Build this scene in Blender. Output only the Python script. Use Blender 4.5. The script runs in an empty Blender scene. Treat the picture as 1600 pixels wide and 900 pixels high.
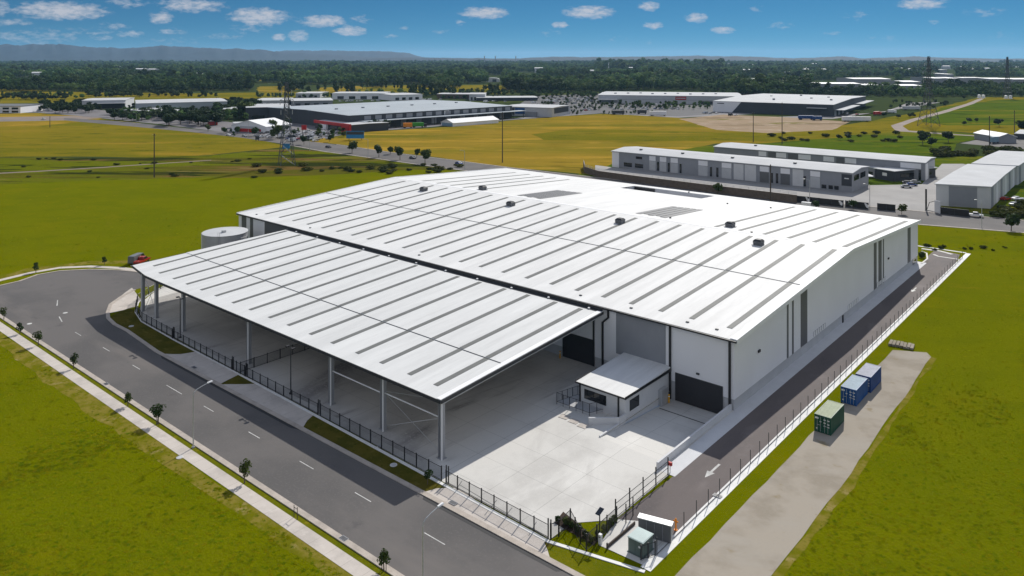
import bpy, math, random
from mathutils import Vector, noise as mnoise
R = math.radians
S = bpy.context.scene
COL = S.collection
random.seed(7)

# ------------------------------------------------------------------ camera
EYE = 56.0                       # drone height above ground, metres
FPX, HY = 1190.0, 90.0           # focal length and horizon row of a 1600x900 frame
EX, EY = (.7573, -.6531), (.6531, .7573)
cd = bpy.data.cameras.new('camera'); cam = bpy.data.objects.new('camera', cd); COL.objects.link(cam)
cd.sensor_width = 36; cd.lens = FPX/1600*36
cd.shift_y = -(450-HY)/1600
cd.clip_start = .5; cd.clip_end = 90000
cam.location = (0, 0, EYE)
cam.rotation_euler = (R(90), 0, math.atan2(.6531, .7573))
S.camera = cam

# ------------------------------------------------------------------ sun, sky, exposure
SUN_EL, SUN_AZ = R(37), math.atan2(-.27, .963)      # azimuth from +Y towards +X
sd = bpy.data.lights.new('sun', 'SUN'); sun = bpy.data.objects.new('sun', sd); COL.objects.link(sun)
sd.energy = 4.2; sd.angle = R(.53); sd.color = (1, .955, .88)
sdir = Vector((math.sin(SUN_AZ)*math.cos(SUN_EL), math.cos(SUN_AZ)*math.cos(SUN_EL), math.sin(SUN_EL)))
sun.rotation_euler = sdir.to_track_quat('Z', 'Y').to_euler(); sun.location = (0, 0, 500)
S.view_settings.view_transform = 'Standard'; S.view_settings.look = 'None'
S.view_settings.gamma = 1; S.view_settings.use_curve_mapping = False
S.view_settings.exposure = 0.12
S.cycles.use_denoising = True
S.cycles.max_bounces = 6; S.cycles.volume_bounces = 1; S.cycles.transparent_max_bounces = 12

w = bpy.data.worlds.new('World'); S.world = w; w.use_nodes = True
nt = w.node_tree; nt.nodes.clear(); L = nt.links.new
def N(t, **k):
    n = nt.nodes.new(t)
    for a, b in k.items(): setattr(n, a, b)
    return n
def mth(op, a, b=None, c=None, clamp=False):
    n = nt.nodes.new('ShaderNodeMath'); n.operation = op; n.use_clamp = clamp
    for i, v in enumerate((a, b, c)):
        if v is None: continue
        if isinstance(v, (int, float)): n.inputs[i].default_value = v
        else: nt.links.new(v, n.inputs[i])
    return n.outputs[0]
out = N('ShaderNodeOutputWorld'); bg = N('ShaderNodeBackground'); L(bg.outputs[0], out.inputs[0])
tc = N('ShaderNodeTexCoord'); sp = N('ShaderNodeSeparateXYZ'); L(tc.outputs['Generated'], sp.inputs[0])
zz = mth('ADD', mth('MULTIPLY', mth('ABSOLUTE', sp.outputs[2]), 2.0), .09)
cb = N('ShaderNodeCombineXYZ'); L(sp.outputs[0], cb.inputs[0]); L(sp.outputs[1], cb.inputs[1]); L(zz, cb.inputs[2])
nv = N('ShaderNodeVectorMath', operation='NORMALIZE'); L(cb.outputs[0], nv.inputs[0])
sky = N('ShaderNodeTexSky'); sky.sky_type = 'NISHITA'; sky.sun_disc = False
sky.sun_elevation = SUN_EL; sky.sun_rotation = SUN_AZ; sky.altitude = 100
sky.air_density = 1.0; sky.dust_density = 0.1; sky.ozone_density = 2.2
L(nv.outputs[0], sky.inputs[0])
# clouds: small cumulus over the far hills, each at an azimuth and elevation of its own
az = mth('ARCTAN2', sp.outputs[0], sp.outputs[1]); el = mth('ARCSINE', sp.outputs[2])
CAZ = math.atan2(-.6531, .7573)
clouds = [(95,17,62,13,1),(20,35,24,6,.6),(85,54,56,10,.45),(2,14,14,12,.6),(180,41,26,6,.5),(203,53,22,6,.6),(165,59,18,5,.5),(252,28,18,9,.9),
    (300,8,52,12,.8),(405,26,48,14,1),(268,49,22,6,.55),(350,57,42,6,.4),(505,33,40,10,.95),(547,48,28,8,.95),(466,56,18,10,.8),(436,59,12,7,.8),
    (610,57,14,4,.5),(757,20,42,10,1),(720,35,10,5,.6),(920,19,44,11,.95),(876,39,18,6,.8),(1014,10,18,8,.9),(1021,40,18,6,.85),(1088,28,20,8,.9),
    (1130,47,20,6,.9),(1440,6,34,9,.9),(1305,52,18,4,.4),(1460,36,12,4,.5),(200,4,30,8,.6),(60,62,60,9,.42),(20,56,30,8,.5),(140,52,46,8,.4),(270,64,50,7,.35),(390,44,36,10,.42),(560,30,26,8,.45),(690,50,22,6,.35),(860,52,26,7,.35),(960,60,22,6,.35),(1220,40,24,7,.4),(1340,24,22,8,.4),(1380,60,30,6,.32),(1540,18,30,8,.4),(1560,56,24,6,.35),(1180,14,16,6,.4),(1014,66,8,4,.5),(632,44,10,4,.4)]
mask = None
for (px, py, hw, hh, s) in clouds:
    a = CAZ + math.atan((px-800)/FPX); e = math.atan((HY-py)/FPX*math.cos(a-CAZ))
    da = mth('DIVIDE', mth('SUBTRACT', az, a), hw/FPX*1.15); de = mth('DIVIDE', mth('SUBTRACT', el, e), hh/FPX*1.25)
    g = mth('MULTIPLY', mth('SUBTRACT', 1.0, mth('ADD', mth('MULTIPLY', da, da), mth('MULTIPLY', de, de)), clamp=True), s)
    mask = g if mask is None else mth('MAXIMUM', mask, g)
cv = N('ShaderNodeCombineXYZ'); L(mth('MULTIPLY', az, 55), cv.inputs[0]); L(mth('MULTIPLY', el, 130), cv.inputs[1])
cn = N('ShaderNodeTexNoise'); cn.inputs['Scale'].default_value = 1.7; cn.inputs['Detail'].default_value = 7; cn.inputs['Roughness'].default_value = .62
L(cv.outputs[0], cn.inputs['Vector'])
alpha = mth('MULTIPLY', mth('SUBTRACT', mth('ADD', mth('MULTIPLY', mask, 1.0), mth('MULTIPLY', cn.outputs[0], 1.9)), 1.22), 1.25, clamp=True)
alpha = mth('MULTIPLY', alpha, mth('MULTIPLY', mask, 2.2, clamp=True))
mx = N('ShaderNodeMix', data_type='RGBA')
# clear saturated blue low down, unseen bright band added higher up to lift shaded walls
tint = N('ShaderNodeMix', data_type='RGBA', blend_type='MULTIPLY'); tint.inputs[0].default_value = 1; L(sky.outputs[0], tint.inputs[6]); tint.inputs[7].default_value = (.072, .26, .35, 1)
fill_sky = N('ShaderNodeMix', data_type='RGBA'); L(tint.outputs[2], fill_sky.inputs[6]); hz_ = N('ShaderNodeMix', data_type='RGBA'); bd_ = N('ShaderNodeMapRange'); L(el, bd_.inputs[0]); bd_.inputs[1].default_value = R(22); bd_.inputs[2].default_value = R(58); bd_.inputs[3].default_value = .9; bd_.inputs[4].default_value = .12; L(bd_.outputs[0], hz_.inputs[0]); L(sky.outputs[0], hz_.inputs[6]); hz_.inputs[7].default_value = (4.9, 4.8, 4.8, 1); L(hz_.outputs[2], fill_sky.inputs[7])
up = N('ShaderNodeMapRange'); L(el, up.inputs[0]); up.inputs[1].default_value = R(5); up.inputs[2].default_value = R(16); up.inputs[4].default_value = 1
L(up.outputs[0], fill_sky.inputs[0])
L(mth('MULTIPLY', alpha, .8), mx.inputs[0]); L(fill_sky.outputs[2], mx.inputs[6]); mx.inputs[7].default_value = (4.2, 4.1, 4.3, 1)
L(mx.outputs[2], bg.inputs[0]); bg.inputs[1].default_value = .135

HAZE = 3.2e-5
# ------------------------------------------------------------------ pixel -> place
def G(px, py, z=0.0):
    d = FPX*(EYE-z)/(py-HY); X = d*(px-800)/FPX
    return (X*EX[0]+d*EX[1], X*EY[0]+d*EY[1])
def G3(px, py, z=0.0): return Vector((*G(px, py, z), z))
def _ray(px, py):
    X = (px-800)/FPX
    return (X*EX[0]+EX[1], X*EY[0]+EY[1], -(py-HY)/FPX)
def onY(px, Y): r = _ray(px, 0); return r[0]*Y/r[1]
def depth(p): return p[0]*EX[1]+p[1]*EY[1]
def P2(x, y, z=0):
    X = x*EX[0]+y*EY[0]; D = x*EX[1]+y*EY[1]
    return 800+FPX*X/D, HY+FPX*(EYE-z)/D

# ------------------------------------------------------------------ mesh helpers
class MB:
    def __init__(s): s.v = []; s.f = []; s.m = []
    def add(s, vs, fs, m=0):
        o = len(s.v); s.v += [tuple(v) for v in vs]
        for f in fs: s.f.append([i+o for i in f]); s.m.append(m)
        return s
    def quad(s, a, b, c, d, m=0): return s.add([a, b, c, d], [(0, 1, 2, 3)], m)
    def box(s, c, d, rz=0, m=0):
        x, y, z = d[0]/2, d[1]/2, d[2]/2; cs, sn = math.cos(rz), math.sin(rz)
        vs = []
        for k in (-z, z):
            for i, j in ((-x, -y), (x, -y), (x, y), (-x, y)): vs.append((c[0]+i*cs-j*sn, c[1]+i*sn+j*cs, c[2]+k))
        return s.add(vs, [(3, 2, 1, 0), (4, 5, 6, 7), (0, 1, 5, 4), (1, 2, 6, 5), (2, 3, 7, 6), (3, 0, 4, 7)], m)
    def b2(s, x0, x1, y0, y1, z0, z1, m=0): return s.box(((x0+x1)/2, (y0+y1)/2, (z0+z1)/2), (x1-x0, y1-y0, z1-z0), 0, m)
    def prism(s, poly, z0, z1, m=0):
        n = len(poly); ar = sum(poly[i][0]*poly[(i+1) % n][1]-poly[(i+1) % n][0]*poly[i][1] for i in range(n))
        if ar < 0: poly = poly[::-1]
        vs = [(p[0], p[1], z0) for p in poly]+[(p[0], p[1], z1) for p in poly]
        return s.add(vs, [tuple(range(n-1, -1, -1)), tuple(range(n, 2*n))]+[(i, (i+1) % n, n+(i+1) % n, n+i) for i in range(n)], m)
    def sheet(s, poly, z, m=0):
        n = len(poly); ar = sum(poly[i][0]*poly[(i+1) % n][1]-poly[(i+1) % n][0]*poly[i][1] for i in range(n))
        if ar < 0: poly = poly[::-1]
        return s.add([(p[0], p[1], z) for p in poly], [tuple(range(n))], m)
    def tube(s, a, b, r0, r1=None, n=6, m=0, caps=True):
        r1 = r0 if r1 is None else r1; a = Vector(a); b = Vector(b); d = (b-a)
        if d.length < 1e-6: return s
        q = d.to_track_quat('Z', 'Y'); vs = []
        for p, r in ((a, r0), (b, r1)):
            for i in range(n):
                t = 2*math.pi*i/n; vs.append(p+q @ Vector((r*math.cos(t), r*math.sin(t), 0)))
        fs = [(i, (i+1) % n, n+(i+1) % n, n+i) for i in range(n)]
        if caps: fs += [tuple(range(n-1, -1, -1)), tuple(range(n, 2*n))]
        return s.add(vs, fs, m)
    def path(s, pts, r, n=6, m=0):
        for a, b in zip(pts[:-1], pts[1:]): s.tube(a, b, r, r, n, m)
        return s
    def strip(s, line, w0, w1, z0, z1, m=0):
        """a flat-topped ribbon along a 2D polyline, between offsets w0 and w1 to its left"""
        L_ = []; n = len(line)
        for i in range(n):
            a = Vector(line[max(i-1, 0)]); b = Vector(line[min(i+1, n-1)]); d = (b-a).normalized(); nn = Vector((-d.y, d.x)); p = Vector(line[i])
            L_.append((p+nn*w0, p+nn*w1))
        for (a, b), (c, d) in zip(L_[:-1], L_[1:]):
            vs = [(a.x, a.y, z0), (c.x, c.y, z0), (d.x, d.y, z0), (b.x, b.y, z0), (a.x, a.y, z1), (c.x, c.y, z1), (d.x, d.y, z1), (b.x, b.y, z1)]
            s.add(vs, [(4, 5, 6, 7), (0, 1, 5, 4), (2, 3, 7, 6)] if w1 > w0 else [(7, 6, 5, 4), (4, 5, 1, 0), (6, 7, 3, 2)], m)
        return s
    def mesh(s, name, mats, smooth=False):
        me = bpy.data.meshes.new(name); me.from_pydata(s.v, [], s.f)
        for m in (mats if isinstance(mats, (list, tuple)) else [mats]): me.materials.append(m)
        me.polygons.foreach_set('material_index', s.m)
        if smooth: me.polygons.foreach_set('use_smooth', [True]*len(s.f))
        me.update(); return me
    def build(s, name, mats, parent=None, smooth=False, label=None):
        o = bpy.data.objects.new(name, s.mesh(name, mats, smooth)); COL.objects.link(o)
        if parent is not None: o.parent = parent
        if label: o['label'] = label
        return o
def tag(o, label, cat, group=None, kind=None):
    o['label'] = label; o['category'] = cat
    if group: o['group'] = group
    if kind: o['kind'] = kind
    return o
def struct(o, kind='structure'): o['kind'] = kind; return o
def thing(name, label, cat, loc=(0, 0, 0), rz=0, group=None):
    o = bpy.data.objects.new(name, None); COL.objects.link(o); o.location = loc; o.rotation_euler = (0, 0, rz); o.empty_display_size = .3
    return tag(o, label, cat, group)
def dup(o, loc, rz=0, label=None, group=None, scale=None, parent=None):
    c = o.copy(); COL.objects.link(c)
    if parent is None:
        c.location = loc; c.rotation_euler = (0, 0, rz)
        if label: c['label'] = label
        if group: c['group'] = group
        elif 'group' in c: del c['group']
        if scale: c.scale = scale if isinstance(scale, tuple) else (scale,)*3
    else: c.parent = parent
    for ch in list(o.children): dup(ch, None, parent=c)
    return c

# ------------------------------------------------------------------ materials
def srgb(r, g, b): return tuple(((c/255+.055)/1.055)**2.4 if c/255 > .04045 else c/255/12.92 for c in (r, g, b))
def mat(name, col, rough=.75, metal=0, var=.12, scale=.35, fine=6, bump=0, bscale=12, world=True, spec=.3, col2=None, stretch=(1, 1, 1), rand=0, trans=0, patch=0):
    """plain surface with dirt-like variation at two sizes, optional bump"""
    m = bpy.data.materials.new(name); m.use_nodes = True; t = m.node_tree; n = t.nodes; l = t.links.new
    b = n['Principled BSDF']; b.inputs['Roughness'].default_value = rough; b.inputs['Metallic'].default_value = metal; b.inputs['Specular IOR Level'].default_value = spec
    if world: src = n.new('ShaderNodeNewGeometry').outputs['Position']
    else: src = n.new('ShaderNodeTexCoord').outputs['Object']
    mp = n.new('ShaderNodeMapping'); mp.inputs['Scale'].default_value = stretch; l(src, mp.inputs[0]); src = mp.outputs[0]
    c2 = col2 if col2 else tuple(min(1, c*(1+var)) for c in col); c1 = col if col2 else tuple(c*(1-var) for c in col)
    a = n.new('ShaderNodeTexNoise'); a.inputs['Scale'].default_value = scale; a.inputs['Detail'].default_value = 5; a.inputs['Roughness'].default_value = .6; l(src, a.inputs['Vector'])
    f = n.new('ShaderNodeTexNoise'); f.inputs['Scale'].default_value = fine; f.inputs['Detail'].default_value = 3; l(src, f.inputs['Vector'])
    ad = n.new('ShaderNodeMath'); ad.operation = 'MULTIPLY_ADD'; l(f.outputs[0], ad.inputs[0]); ad.inputs[1].default_value = .4; l(a.outputs[0], ad.inputs[2])
    mr = n.new('ShaderNodeMapRange'); mr.inputs[1].default_value = .5; mr.inputs[2].default_value = .9; l(ad.outputs[0], mr.inputs[0])
    mxx = n.new('ShaderNodeMix'); mxx.data_type = 'RGBA'; l(mr.outputs[0], mxx.inputs[0]); mxx.inputs[6].default_value = (*c1, 1); mxx.inputs[7].default_value = (*c2, 1)
    cout = mxx.outputs[2]
    if rand:
        oi = n.new('ShaderNodeObjectInfo'); h = n.new('ShaderNodeHueSaturation'); l(cout, h.inputs['Color'])
        r1 = n.new('ShaderNodeMapRange'); l(oi.outputs['Random'], r1.inputs[0]); r1.inputs[3].default_value = 1-rand; r1.inputs[4].default_value = 1+rand; l(r1.outputs[0], h.inputs['Value'])
        r2 = n.new('ShaderNodeMapRange'); l(oi.outputs['Random'], r2.inputs[0]); r2.inputs[3].default_value = .53; r2.inputs[4].default_value = .47; l(r2.outputs[0], h.inputs['Hue'])
        cout = h.outputs[0]
    if patch:      # stands of trees differ in colour from place to place
        oi = n.new('ShaderNodeObjectInfo'); pn = n.new('ShaderNodeTexNoise'); pn.inputs['Scale'].default_value = patch; pn.inputs['Detail'].default_value = 3; l(oi.outputs['Location'], pn.inputs['Vector'])
        pr = n.new('ShaderNodeMapRange'); l(pn.outputs[0], pr.inputs[0]); pr.inputs[1].default_value = .38; pr.inputs[2].default_value = .66; pr.inputs[3].default_value = .45; pr.inputs[4].default_value = 2.1
        pm = n.new('ShaderNodeHueSaturation'); l(cout, pm.inputs['Color']); l(pr.outputs[0], pm.inputs['Value']); cout = pm.outputs[0]
    l(cout, b.inputs['Base Color'])
    if trans:
        tr = n.new('ShaderNodeBsdfTranslucent'); l(cout, tr.inputs[0]); ms = n.new('ShaderNodeMixShader'); ms.inputs[0].default_value = trans; l(b.outputs[0], ms.inputs[1]); l(tr.outputs[0], ms.inputs[2]); l(ms.outputs[0], n['Material Output'].inputs['Surface'])
    if bump:
        bn = n.new('ShaderNodeTexNoise'); bn.inputs['Scale'].default_value = bscale; bn.inputs['Detail'].default_value = 4; l(src, bn.inputs['Vector'])
        bp = n.new('ShaderNodeBump'); bp.inputs['Strength'].default_value = bump; bp.inputs['Distance'].default_value = .3; l(bn.outputs[0], bp.inputs['Height']); l(bp.outputs[0], b.inputs['Normal'])
    return m

def ramp_mat(name, layers, rough=.9, bump=.6, bscale=3, bdist=.3, lines=()):
    """ground cover: starts with a colour, then blends others over it; layer = (colour, noise scale, lo, hi, stretch, rz, detail)"""
    m = bpy.data.materials.new(name); m.use_nodes = True; t = m.node_tree; n = t.nodes; l = t.links.new
    b = n['Principled BSDF']; b.inputs['Roughness'].default_value = rough; b.inputs['Specular IOR Level'].default_value = 0 if rough > .86 else .15
    pos = n.new('ShaderNodeNewGeometry').outputs['Position']; cur = None
    for k, ly in enumerate(layers):
        col, sc, lo, hi, st, rz, det = (list(ly)+[None]*7)[:7]
        if cur is None:
            rgb = n.new('ShaderNodeRGB'); rgb.outputs[0].default_value = (*col, 1); cur = rgb.outputs[0]; continue
        mp = n.new('ShaderNodeMapping'); mp.vector_type = 'TEXTURE'; mp.inputs['Location'].default_value = (k*31, k*17, 0)
        st = st or (1, 1, 1); mp.inputs['Scale'].default_value = st; mp.inputs['Rotation'].default_value = (0, 0, rz or 0); l(pos, mp.inputs[0])
        nz = n.new('ShaderNodeTexNoise'); nz.inputs['Scale'].default_value = sc; nz.inputs['Detail'].default_value = det or 5; nz.inputs['Roughness'].default_value = .6; l(mp.outputs[0], nz.inputs['Vector'])
        mr = n.new('ShaderNodeMapRange'); mr.interpolation_type = 'SMOOTHSTEP'; l(nz.outputs[0], mr.inputs[0]); mr.inputs[1].default_value = lo; mr.inputs[2].default_value = hi
        mxx = n.new('ShaderNodeMix'); mxx.data_type = 'RGBA'; l(mr.outputs[0], mxx.inputs[0]); l(cur, mxx.inputs[6]); mxx.inputs[7].default_value = (*col, 1); cur = mxx.outputs[2]
    for ax, gap, wd_, dark in lines:      # joints at regular spacing
        sx = n.new('ShaderNodeSeparateXYZ'); l(pos, sx.inputs[0]); v = sx.outputs[ax]
        a_ = n.new('ShaderNodeMath'); a_.operation = 'DIVIDE'; l(v, a_.inputs[0]); a_.inputs[1].default_value = gap
        f_ = n.new('ShaderNodeMath'); f_.operation = 'FRACT'; l(a_.outputs[0], f_.inputs[0])
        c_ = n.new('ShaderNodeMath'); c_.operation = 'LESS_THAN'; l(f_.outputs[0], c_.inputs[0]); c_.inputs[1].default_value = wd_/gap
        g_ = n.new('ShaderNodeMath'); g_.operation = 'MULTIPLY'; l(c_.outputs[0], g_.inputs[0]); g_.inputs[1].default_value = dark
        k_ = n.new('ShaderNodeMix'); k_.data_type = 'RGBA'; k_.blend_type = 'MULTIPLY'; l(g_.outputs[0], k_.inputs[0]); l(cur, k_.inputs[6]); k_.inputs[7].default_value = (.3, .3, .3, 1); cur = k_.outputs[2]
    l(cur, b.inputs['Base Color'])
    if bump:
        bn = n.new('ShaderNodeTexNoise'); bn.inputs['Scale'].default_value = bscale; bn.inputs['Detail'].default_value = 6; bn.inputs['Roughness'].default_value = .7; l(pos, bn.inputs['Vector'])
        bp = n.new('ShaderNodeBump'); bp.inputs['Strength'].default_value = bump; bp.inputs['Distance'].default_value = bdist; l(bn.outputs[0], bp.inputs['Height']); l(bp.outputs[0], b.inputs['Normal'])
    return m

VR = R(40.8)     # direction in which distant field streaks lie (across the view)
M = {}
M['grass'] = ramp_mat('meadow_grass', [((.132, .142, .0015),), ((.112, .130, .0015), .035, .42, .66), ((.158, .148, .002), .06, .52, .75), ((.108, .126, .0015), .13, .48, .70, (2.2, 1, 1), VR),
    ((.178, .175, .003), .9, .56, .8), ((.175, .148, .008), .11, .64, .76, (3, 1, 1), VR), ((.100, .120, .0015), 1.4, .56, .8, (1.8, 1, 1), VR), ((.155, .16, .002), 3.2, .55, .75), ((.104, .120, .0015), 6, .54, .8)], bump=.7, bscale=2.6, bdist=.22)
M['verge'] = ramp_mat('verge_grass', [((.135, .135, .006),), ((.10, .115, .004), .25, .4, .65), ((.24, .19, .015), .5, .58, .75), ((.07, .10, .006), 2.2, .5, .8)], bump=.6, bscale=4, bdist=.15)
M['dry'] = ramp_mat('dry_pasture', [((.255, .175, .020),), ((.19, .155, .015), .010, .42, .60, (4, 1, 1), VR), ((.14, .13, .012), .012, .54, .64, (5, 1, 1), VR), ((.35, .225, .03), .05, .5, .66, (4, 1, 1), VR), ((.15, .11, .012), .16, .56, .66, (5, 1, 1), VR), ((.37, .25, .045), .22, .6, .72, (4, 1, 1), VR), ((.24, .165, .02), .7, .5, .75)], bump=.6, bscale=.6, bdist=.6)
M['olive'] = ramp_mat('olive_pasture', [((.195, .155, .012),), ((.13, .125, .008), .012, .42, .58, (4, 1, 1), VR), ((.26, .175, .02), .03, .54, .66, (5, 1, 1), VR), ((.08, .085, .008), .14, .56, .66, (4, 1, 1), VR), ((.24, .19, .02), .25, .58, .7, (4, 1, 1), VR), ((.20, .155, .012), .7, .5, .7)], bump=.6, bscale=.6, bdist=.6)
M['lush'] = ramp_mat('lush_pasture', [((.075, .115, .008),), ((.16, .155, .012), .02, .5, .62, (4, 1, 1), VR), ((.035, .06, .008), .08, .52, .64, (4, 1, 1), VR), ((.13, .14, .012), .2, .57, .68, (4, 1, 1), VR), ((.06, .085, .008), .6, .5, .7)], bump=.6, bscale=.8, bdist=.6)
M['ditch'] = ramp_mat('ditch_scrub', [((.10, .095, .010),), ((.12, .135, .006), .03, .46, .54, (6, 1, 1), VR), ((.030, .038, .008), .045, .53, .60, (6, 1, 1), VR), ((.15, .095, .03), .06, .56, .64, (6, 1, 1), VR), ((.022, .036, .006), .16, .57, .64, (5, 1, 1), VR), ((.19, .15, .05), .11, .62, .66, (8, 1, 1), VR), ((.06, .07, .008), .7, .55, .75)], bump=.8, bscale=.8, bdist=.8)
M['woodfloor'] = ramp_mat('wooded_ground', [((.045, .062, .022),), ((.07, .085, .02), .004, .5, .65, (3, 1, 1), VR), ((.03, .045, .018), .02, .5, .7)], bump=0)
M['dirt'] = ramp_mat('bare_earth', [((.33, .25, .17),), ((.20, .15, .09), .03, .5, .65, (4, 1, 1), VR), ((.14, .14, .02), .04, .57, .68, (3, 1, 1), VR), ((.42, .33, .25), .06, .5, .7)], bump=.5, bscale=.6)
M['asphalt'] = ramp_mat('weathered_asphalt', [((.135, .126, .121),), ((.105, .10, .098), .045, .42, .62), ((.165, .15, .14), .08, .52, .72, (4, 1, 1)), ((.088, .083, .084), .2, .6, .78), ((.15, .14, .135), 3, .5, .8)], rough=.85, bump=.15, bscale=30, bdist=.02)
M['asphalt2'] = ramp_mat('driveway_asphalt', [((.135, .115, .11),), ((.10, .087, .087), .09, .45, .65, (1, 3, 1)), ((.18, .155, .15), .2, .55, .75, (1, 2, 1)), ((.15, .13, .125), 3, .5, .8)], rough=.8, bump=.15, bscale=30, bdist=.02)
M['edge_dark'] = mat('dark_road_edge', (.03, .03, .032), .7)
M['conc'] = ramp_mat('yard_concrete', [((.60, .585, .55),), ((.50, .485, .455), .07, .45, .62), ((.66, .645, .61), .15, .5, .7, (1, 3, 1)), ((.52, .505, .475), .22, .58, .72, (1, 5, 1), .5), ((.50, .485, .455), .3, .62, .76, (1, 7, 1), -.25), ((.46, .445, .42), .7, .68, .78), ((.57, .555, .52), 2.5, .5, .8)], rough=.7, bump=.08, bscale=8, bdist=.02, lines=((0, 7.4, .07, .45), (1, 5.6, .07, .4)))
M['path'] = ramp_mat('path_concrete', [((.54, .49, .44),), ((.45, .41, .37), .2, .45, .65), ((.60, .55, .50), .6, .5, .75)], rough=.85, bump=.1, bscale=10, bdist=.02, lines=((0, 3.0, .06, .4),))
M['kerb'] = mat('kerb_concrete', (.42, .37, .32), .85, var=.18, scale=.6)
M['slab'] = ramp_mat('old_slab', [((.36, .32, .265),), ((.29, .255, .205), .12, .45, .62), ((.36, .325, .275), .2, .5, .7, (3, 1, 1), .6), ((.26, .21, .13), .3, .6, .75), ((.33, .30, .26), 2.5, .5, .8)], rough=.9, bump=.15, bscale=6, bdist=.03)
M['paint'] = mat('road_paint', (.52, .52, .50), .7, var=.3, fine=7)
M['roof'] = mat('white_roof_steel', (.69, .69, .678), .6, .0, var=.09, scale=.5, stretch=(1, .06, 1), spec=.15)
M['flash'] = mat('white_flashing', (.84, .84, .84), .6, var=.03, spec=.1)
M['skylight'] = mat('grey_fibreglass_rooflight', (.165, .17, .163), .6, var=.12, scale=.3, spec=.12)
M['clad'] = mat('pale_grey_cladding', (.80, .80, .825), .6, var=.03, scale=.15, stretch=(1, 1, .6), spec=.2)
M['precast'] = mat('grey_precast', (.48, .49, .505), .8, var=.07, scale=.4)
M['precastL'] = mat('light_precast', (.58, .585, .595), .8, var=.05, scale=.4)
M['dclad'] = mat('dark_grey_cladding', (.125, .128, .135), .5, var=.06)
M['black'] = mat('black_powdercoat', (.014, .014, .016), .45, var=.1, spec=.4)
M['dark'] = mat('charcoal_steel', (.04, .042, .046), .5, var=.15)
M['door'] = mat('charcoal_roller_door', (.035, .035, .04), .5, var=.08)
M['steel'] = mat('galvanised_steel', (.50, .51, .52), .42, .5, var=.1)
M['gsteel'] = mat('grey_painted_steel', (.33, .335, .35), .5, var=.08)
M['wsteel'] = mat('white_painted_steel', (.78, .78, .78), .45, var=.05)
M['tank'] = mat('tank_steel', (.42, .43, .45), .4, .35, var=.12, scale=.5, stretch=(1, 1, .3))
M['glass'] = mat('dark_window_glass', (.012, .014, .017), .08, var=.1, spec=.6)
M['yellow'] = mat('safety_yellow', (.70, .36, .02), .5)
M['orange'] = mat('orange_paint', (.75, .25, .02), .5)
M['red'] = mat('red_paint', (.45, .02, .02), .45)
M['green'] = mat('kiosk_green', (.115, .155, .145), .5, var=.1)
M['blue'] = mat('container_blue', (.012, .075, .24), .5, var=.25, scale=1, world=False)
M['blue2'] = mat('container_navy', (.018, .06, .20), .5, var=.2, scale=1, world=False)
M['cgreen'] = mat('container_green', (.012, .07, .045), .5, var=.2, scale=1, world=False)
M['ctopb'] = mat('faded_blue_top', (.20, .30, .38), .6, var=.15, scale=1, world=False)
M['ctopg'] = mat('faded_green_top', (.24, .29, .17), .6, var=.15, scale=1, world=False)
M['ctopn'] = mat('faded_grey_top', (.26, .28, .36), .6, var=.2, scale=1, world=False)
M['leaf'] = mat('tree_foliage', (.045, .075, .016), .7, var=.4, scale=.5, fine=3, world=False, spec=.15, rand=.35, trans=.25)
M['leafD'] = mat('dark_tree_foliage', (.026, .048, .017), .7, var=.4, scale=.3, fine=2, world=False, spec=.12, rand=.35, trans=.2)
M['leafY'] = mat('pale_tree_foliage', (.075, .105, .018), .7, var=.35, scale=.5, fine=3, world=False, spec=.15, rand=.3)
M['forest'] = mat('forest_foliage', (.055, .098, .028), .75, var=.45, scale=.25, fine=1.5, world=False, spec=.1, rand=.35, trans=.25, patch=.0045)
M['tuftA'] = mat('weed_green', (.135, .165, .003), .85, var=.2, scale=.1, fine=1, spec=.0, rand=.2, trans=.08)
M['tuftB'] = mat('grass_green', (.175, .18, .003), .85, var=.2, scale=.1, fine=1, spec=.0, rand=.2, trans=.08)
M['bark'] = mat('tree_bark', (.12, .095, .07), .9, var=.25, fine=8)
M['timber'] = mat('pole_timber', (.075, .06, .05), .9, var=.2, fine=4)
M['mulch'] = mat('garden_mulch', (.045, .028, .02), .95, var=.4, scale=2, fine=10, bump=.5, bscale=6)
M['farroof'] = mat('grey_metal_roof', (.37, .41, .44), .7, .0, var=.08, scale=.05, spec=.1)
M['whiteroof'] = mat('pale_metal_roof', (.50, .51, .52), .75, var=.08, scale=.1, spec=.05)
M['fwall'] = mat('pale_far_wall', (.50, .51, .53), .7, var=.06)
M['gwall'] = mat('mid_grey_wall', (.27, .28, .305), .7, var=.06)
M['dwall'] = mat('dark_slate_wall', (.05, .055, .065), .65, var=.08)
M['brownwall'] = mat('brown_retaining_wall', (.12, .095, .075), .9, var=.2, scale=1)

M['lot'] = mat('dark_car_park', (.075, .075, .08), .9, var=.2, scale=.05)
M['track'] = mat('farm_track', (.21, .165, .135), .9, var=.2, scale=.05)
M['pylon'] = mat('weathered_pylon_steel', (.085, .095, .11), .6, .2)
M['farpave'] = mat('far_paving', (.17, .16, .165), .9, var=.2, scale=.04)

M['canopyroof'] = mat('canopy_roof_steel', (.655, .66, .65), .6, .0, var=.09, scale=.5, stretch=(1, .06, 1), spec=.15)

M['edge'] = ramp_mat('worn_grass', [((.20, .165, .03),), ((.13, .13, .006), .3, .42, .6), ((.27, .215, .08), .4, .55, .7), ((.12, .12, .006), 1.5, .5, .7)], bump=.5, bscale=4, bdist=.1)
M['scrub'] = mat('ditch_scrub_leaf', (.050, .062, .012), .8, var=.4, scale=.3, fine=2, world=False, spec=.05, rand=.35, trans=.3)
M['bwhite'] = mat('bright_kerb_concrete', (.74, .735, .71), .8, var=.1, scale=.6)

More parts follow.
